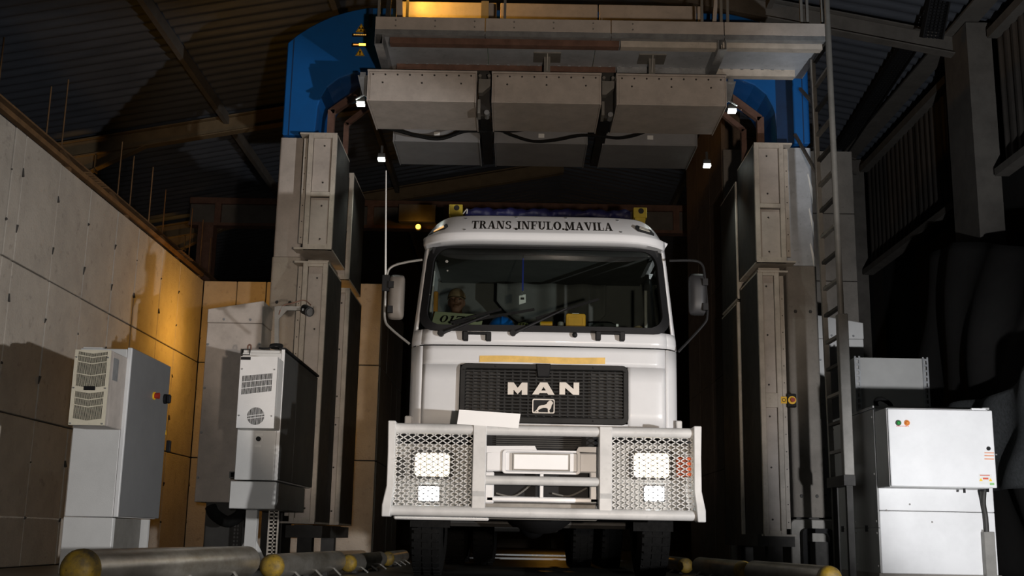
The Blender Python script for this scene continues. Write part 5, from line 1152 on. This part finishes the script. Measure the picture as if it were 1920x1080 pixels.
# olive glove, cup, red cloth, grey lid, yellow box, bottle, ball
c=pt(980,604,10.2); m=MB(); m.ell((c.x,10.2,DZ+.03),.05,.05,.035); m.ell((c.x+.05,10.2,DZ+.022),.035,.03,.025)
for i in range(4): m.tube([Vector((c.x-.03+.02*i,10.17,DZ+.03)),Vector((c.x-.035+.025*i,10.10,DZ+.03)),Vector((c.x-.035+.025*i,10.08,DZ+.015))],.011,6)
tag(m.build('work_glove',OLIVE,smooth=True),'olive work glove on the dashboard beside the blue helmet','glove')
c=pt(1025,606,10.1); o=MB().cyl((c.x-.05,10.1,DZ+.03),(c.x+.05,10.1,DZ+.032),.028,16).build('cup',YBOX,smooth=True,base=(c.x,10.1,DZ)); tag(o,'small orange-yellow cup lying on the dashboard','cup'); MB().cyl((c.x-.058,10.1,DZ+.03),(c.x-.05,10.1,DZ+.03),.030,16).build('rim',YPAINT,o)
c=pt(1040,602,10.25); tag(MB().grid(lambda u,v: Vector((c.x-.09+.2*u,10.2+.12*v,DZ+.01+.05*math.sin(math.pi*u)*math.sin(math.pi*v)+.01*math.sin(u*17+v*9))),14,10).build('red_cloth',REDC,smooth=True,thick=.008),'dark red cloth crumpled behind the orange-yellow cup','cloth')
c=pt(1051,606,10.08); m=MB().cyl((c.x,10.08,DZ),(c.x,10.08,DZ+.045),.03,14,.026); m.ell((c.x,10.08,DZ+.045),.026,.026,.012); tag(m.build('grey_cap',STEEL,smooth=True),'small grey screw cap left of the yellow box on the dashboard','cap')
x0,x1,z0,z1=pbox(1061,588,1098,612,10.1); t=thing('yellow_box','yellow plastic box with rounded corners on the dashboard','box',((x0+x1)/2,10.13,DZ))
MB().prism(rrect(x0,x1,DZ,z1,.018),'y',10.1,10.18).build('body',YBOX,t,bevel=.006); MB().ring(rrect(x0+.02,x1-.02,DZ+.018,z1-.03,.01),rrect(x0+.028,x1-.028,DZ+.026,z1-.038,.008),'y',10.096,10.101).build('raised_rim',YBOX,t); MB().box((x0+x1)/2-.03,(x0+x1)/2+.03,10.12,10.16,z1,z1+.008).build('lid_label',PAPER,t)
c0,c1=pt(1102,603,10.12),pt(1157,604,10.12); t=thing('plastic_bottle','clear plastic bottle lying on the dashboard right of the yellow box','bottle',((c0.x+c1.x)/2,10.12,DZ))
zc=DZ+.036; prof=[(0,.03),(.05,.035),(.12,.033),(.17,.035),(.21,.03),(.235,.015),(.25,.014)]; MB().tube([Vector((c0.x+a,10.12,zc)) for a,_ in prof],[b for _,b in prof],16).build('body',BOTTLE,t,smooth=True); MB().cyl((c0.x+.25,10.12,zc),(c0.x+.27,10.12,zc),.016,12).build('cap',PAPER,t)
c=pt(1197,612,10.1); tag(MB().ell((c.x,10.1,DZ+.014),.04,.03,.022).build('sponge',mat('sponge',(.25,.19,.10),.9,0,.2,30),smooth=True),'brown sponge at the right end of the dashboard','sponge')
# lanyard with tag
a=pt(981,484,10.07); b=pt(980,545,10.07); c=pt(980,562,10.07)
t=thing('hanging_lanyard','blue strap with a white tag hanging inside the windscreen','lanyard',tuple(a)); MB().bar(a,b,.014,.003,(0,1,0)).build('strap',LANY,t)
m=MB()
for i in range(4): m.ell(b+(c-b)*(.1+.16*i)+Vector((.006*(-1)**i,0,0)),.005,.005,.005,8,6)
m.build('bead_chain',GALV,t); tg=MB().add([c+Vector((-.03,0,-.045)),c+Vector((.028,0,-.025)),c+Vector((.026,0,.05)),c+Vector((-.032,0,.035))],[(0,1,2,3)]).build('tag',PAPER,t,thick=.003); MB().box(c.x-.018,c.x+.014,10.064,10.066,c.z+.0,c.z+.02).build('tag_print',LETTER,tg)
MB().tube([a,a+Vector((0,.0,.36))],.003,6).build('cord',LETTER,t)

# ---- driver
HX=PX(856,563,10.92); HY=10.92; HZ=PZ(856,566,10.92)
SK=bpy.data.materials.new('skin_and_clothes'); SK.use_nodes=True; nt=SK.node_tree; N=nt.nodes; Lk=nt.links; B=N['Principled BSDF']; B.inputs['Roughness'].default_value=.7
tc=N.new('ShaderNodeTexCoord'); sp=N.new('ShaderNodeSeparateXYZ'); Lk.new(tc.outputs['Object'],sp.inputs[0])
mz=N.new('ShaderNodeMath'); mz.operation='GREATER_THAN'; Lk.new(sp.outputs[2],mz.inputs[0]); my_=N.new('ShaderNodeMath'); my_.operation='LESS_THAN'; Lk.new(sp.outputs[1],my_.inputs[0])
mm=N.new('ShaderNodeMath'); mm.operation='MAXIMUM'; Lk.new(mz.outputs[0],mm.inputs[0]); Lk.new(my_.outputs[0],mm.inputs[1])
mxs=N.new('ShaderNodeMix'); mxs.data_type='RGBA'; mxs.inputs[6].default_value=(.02,.024,.03,1); mxs.inputs[7].default_value=(.12,.055,.03,1); Lk.new(mm.outputs[0],mxs.inputs[0]); Lk.new(mxs.outputs[2],B.inputs['Base Color'])
base=Vector((HX,HY+.05,HZ-.79)); mz.inputs[1].default_value=.79-.125; my_.inputs[1].default_value=-.34
pe=thing('person','person in a tan cap driving the truck, both hands on the wheel','person',tuple(base))
m=MB(); H=Vector((HX,HY,HZ)); q=lambda x,y,z: base+Vector((x,y,z))
m.ell(H,.074,.092,.112,20,16); m.ell(H+Vector((0,-.02,-.06)),.056,.066,.065); m.tube([H+Vector((0,-.092,.02)),H+Vector((0,-.112,-.022))],[.009,.018],8); m.ell(H+Vector((0,-.088,-.055)),.026,.014,.011)
for s in (-1,1): m.ell(H+Vector((s*.076,.01,-.01)),.010,.02,.032); m.ell(H+Vector((s*.03,-.083,.028)),.024,.01,.008)
m.tube([H+Vector((0,.02,-.06)),q(0,.02,.58)],[.054,.064],14)
m.tube([q(0,.04,.02),q(0,.05,.12),q(0,.03,.30),q(0,.02,.46),q(0,.02,.58)],[.15,.155,.15,.155,.09],18); m.ell(q(0,.02,.45),.19,.11,.14); m.ell(q(0,.03,.06),.18,.14,.12)
for s in (-1,1):
    sh=q(s*.19,.02,.52); elb=q(s*.26,-.16,.30); wr=q(s*.185,-.34,.40)
    m.tube([sh,elb],[.062,.048],12); m.ell(sh,.07,.07,.07); m.tube([elb,wr],[.046,.030],12); m.ell(elb,.048,.048,.048)
    pm=wr+Vector((-s*.005,-.055,.025)); m.ell(pm,.024,.05,.042)
    for i,ln in enumerate((.034,.042,.045,.040,.032)[1:]):
        r0=pm+Vector((0,-.035,.032-.021*i)); r1=r0+Vector((s*.022,-ln*.8,.0)); r2=r1+Vector((s*.030,.012,-.004)); m.tube([r0,r1,r2],[.0095,.0088,.007],8)
    th0=pm+Vector((-s*.01,.0,.035)); m.tube([th0,th0+Vector((-s*.024,-.03,.012)),th0+Vector((-s*.004,-.06,.016))],[.012,.011,.008],8)
    hip=q(s*.10,.02,.05); kn=q(s*.16,-.42,.08); an=q(s*.15,-.50,-.36); m.tube([hip,kn],[.092,.066],12); m.tube([kn,an],[.062,.042],12); m.ell(kn,.066,.066,.066); m.tube([an,an+Vector((0,-.16,-.05))],[.045,.035],10)
body=m.build('body',SK,pe,smooth=True); rm=body.modifiers.new('fuse','REMESH'); rm.mode='VOXEL'; rm.voxel_size=.008; rm.use_smooth_shade=True
sm_=body.modifiers.new('soften','SMOOTH'); sm_.iterations=3; sm_.factor=.5
MB().ell(H+Vector((0,.008,.035)),.086,.104,.098,20,8,0,.5).build('cap',CAPM,pe,smooth=True,thick=.004)
MB().grid(lambda u,v: H+Vector(((2*u-1)*.080,-.070-.10*v*math.sqrt(max(0,1-(2*u-1)**2*.85)),.046-.03*v-.02*(2*u-1)**2)),12,5).build('cap_brim',CAPM,pe,smooth=True,thick=.004)
for s in (-1,1): MB().ell(H+Vector((s*.030,-.080,.008)),.009,.008,.006).build('eye',LETTER,pe,smooth=True)
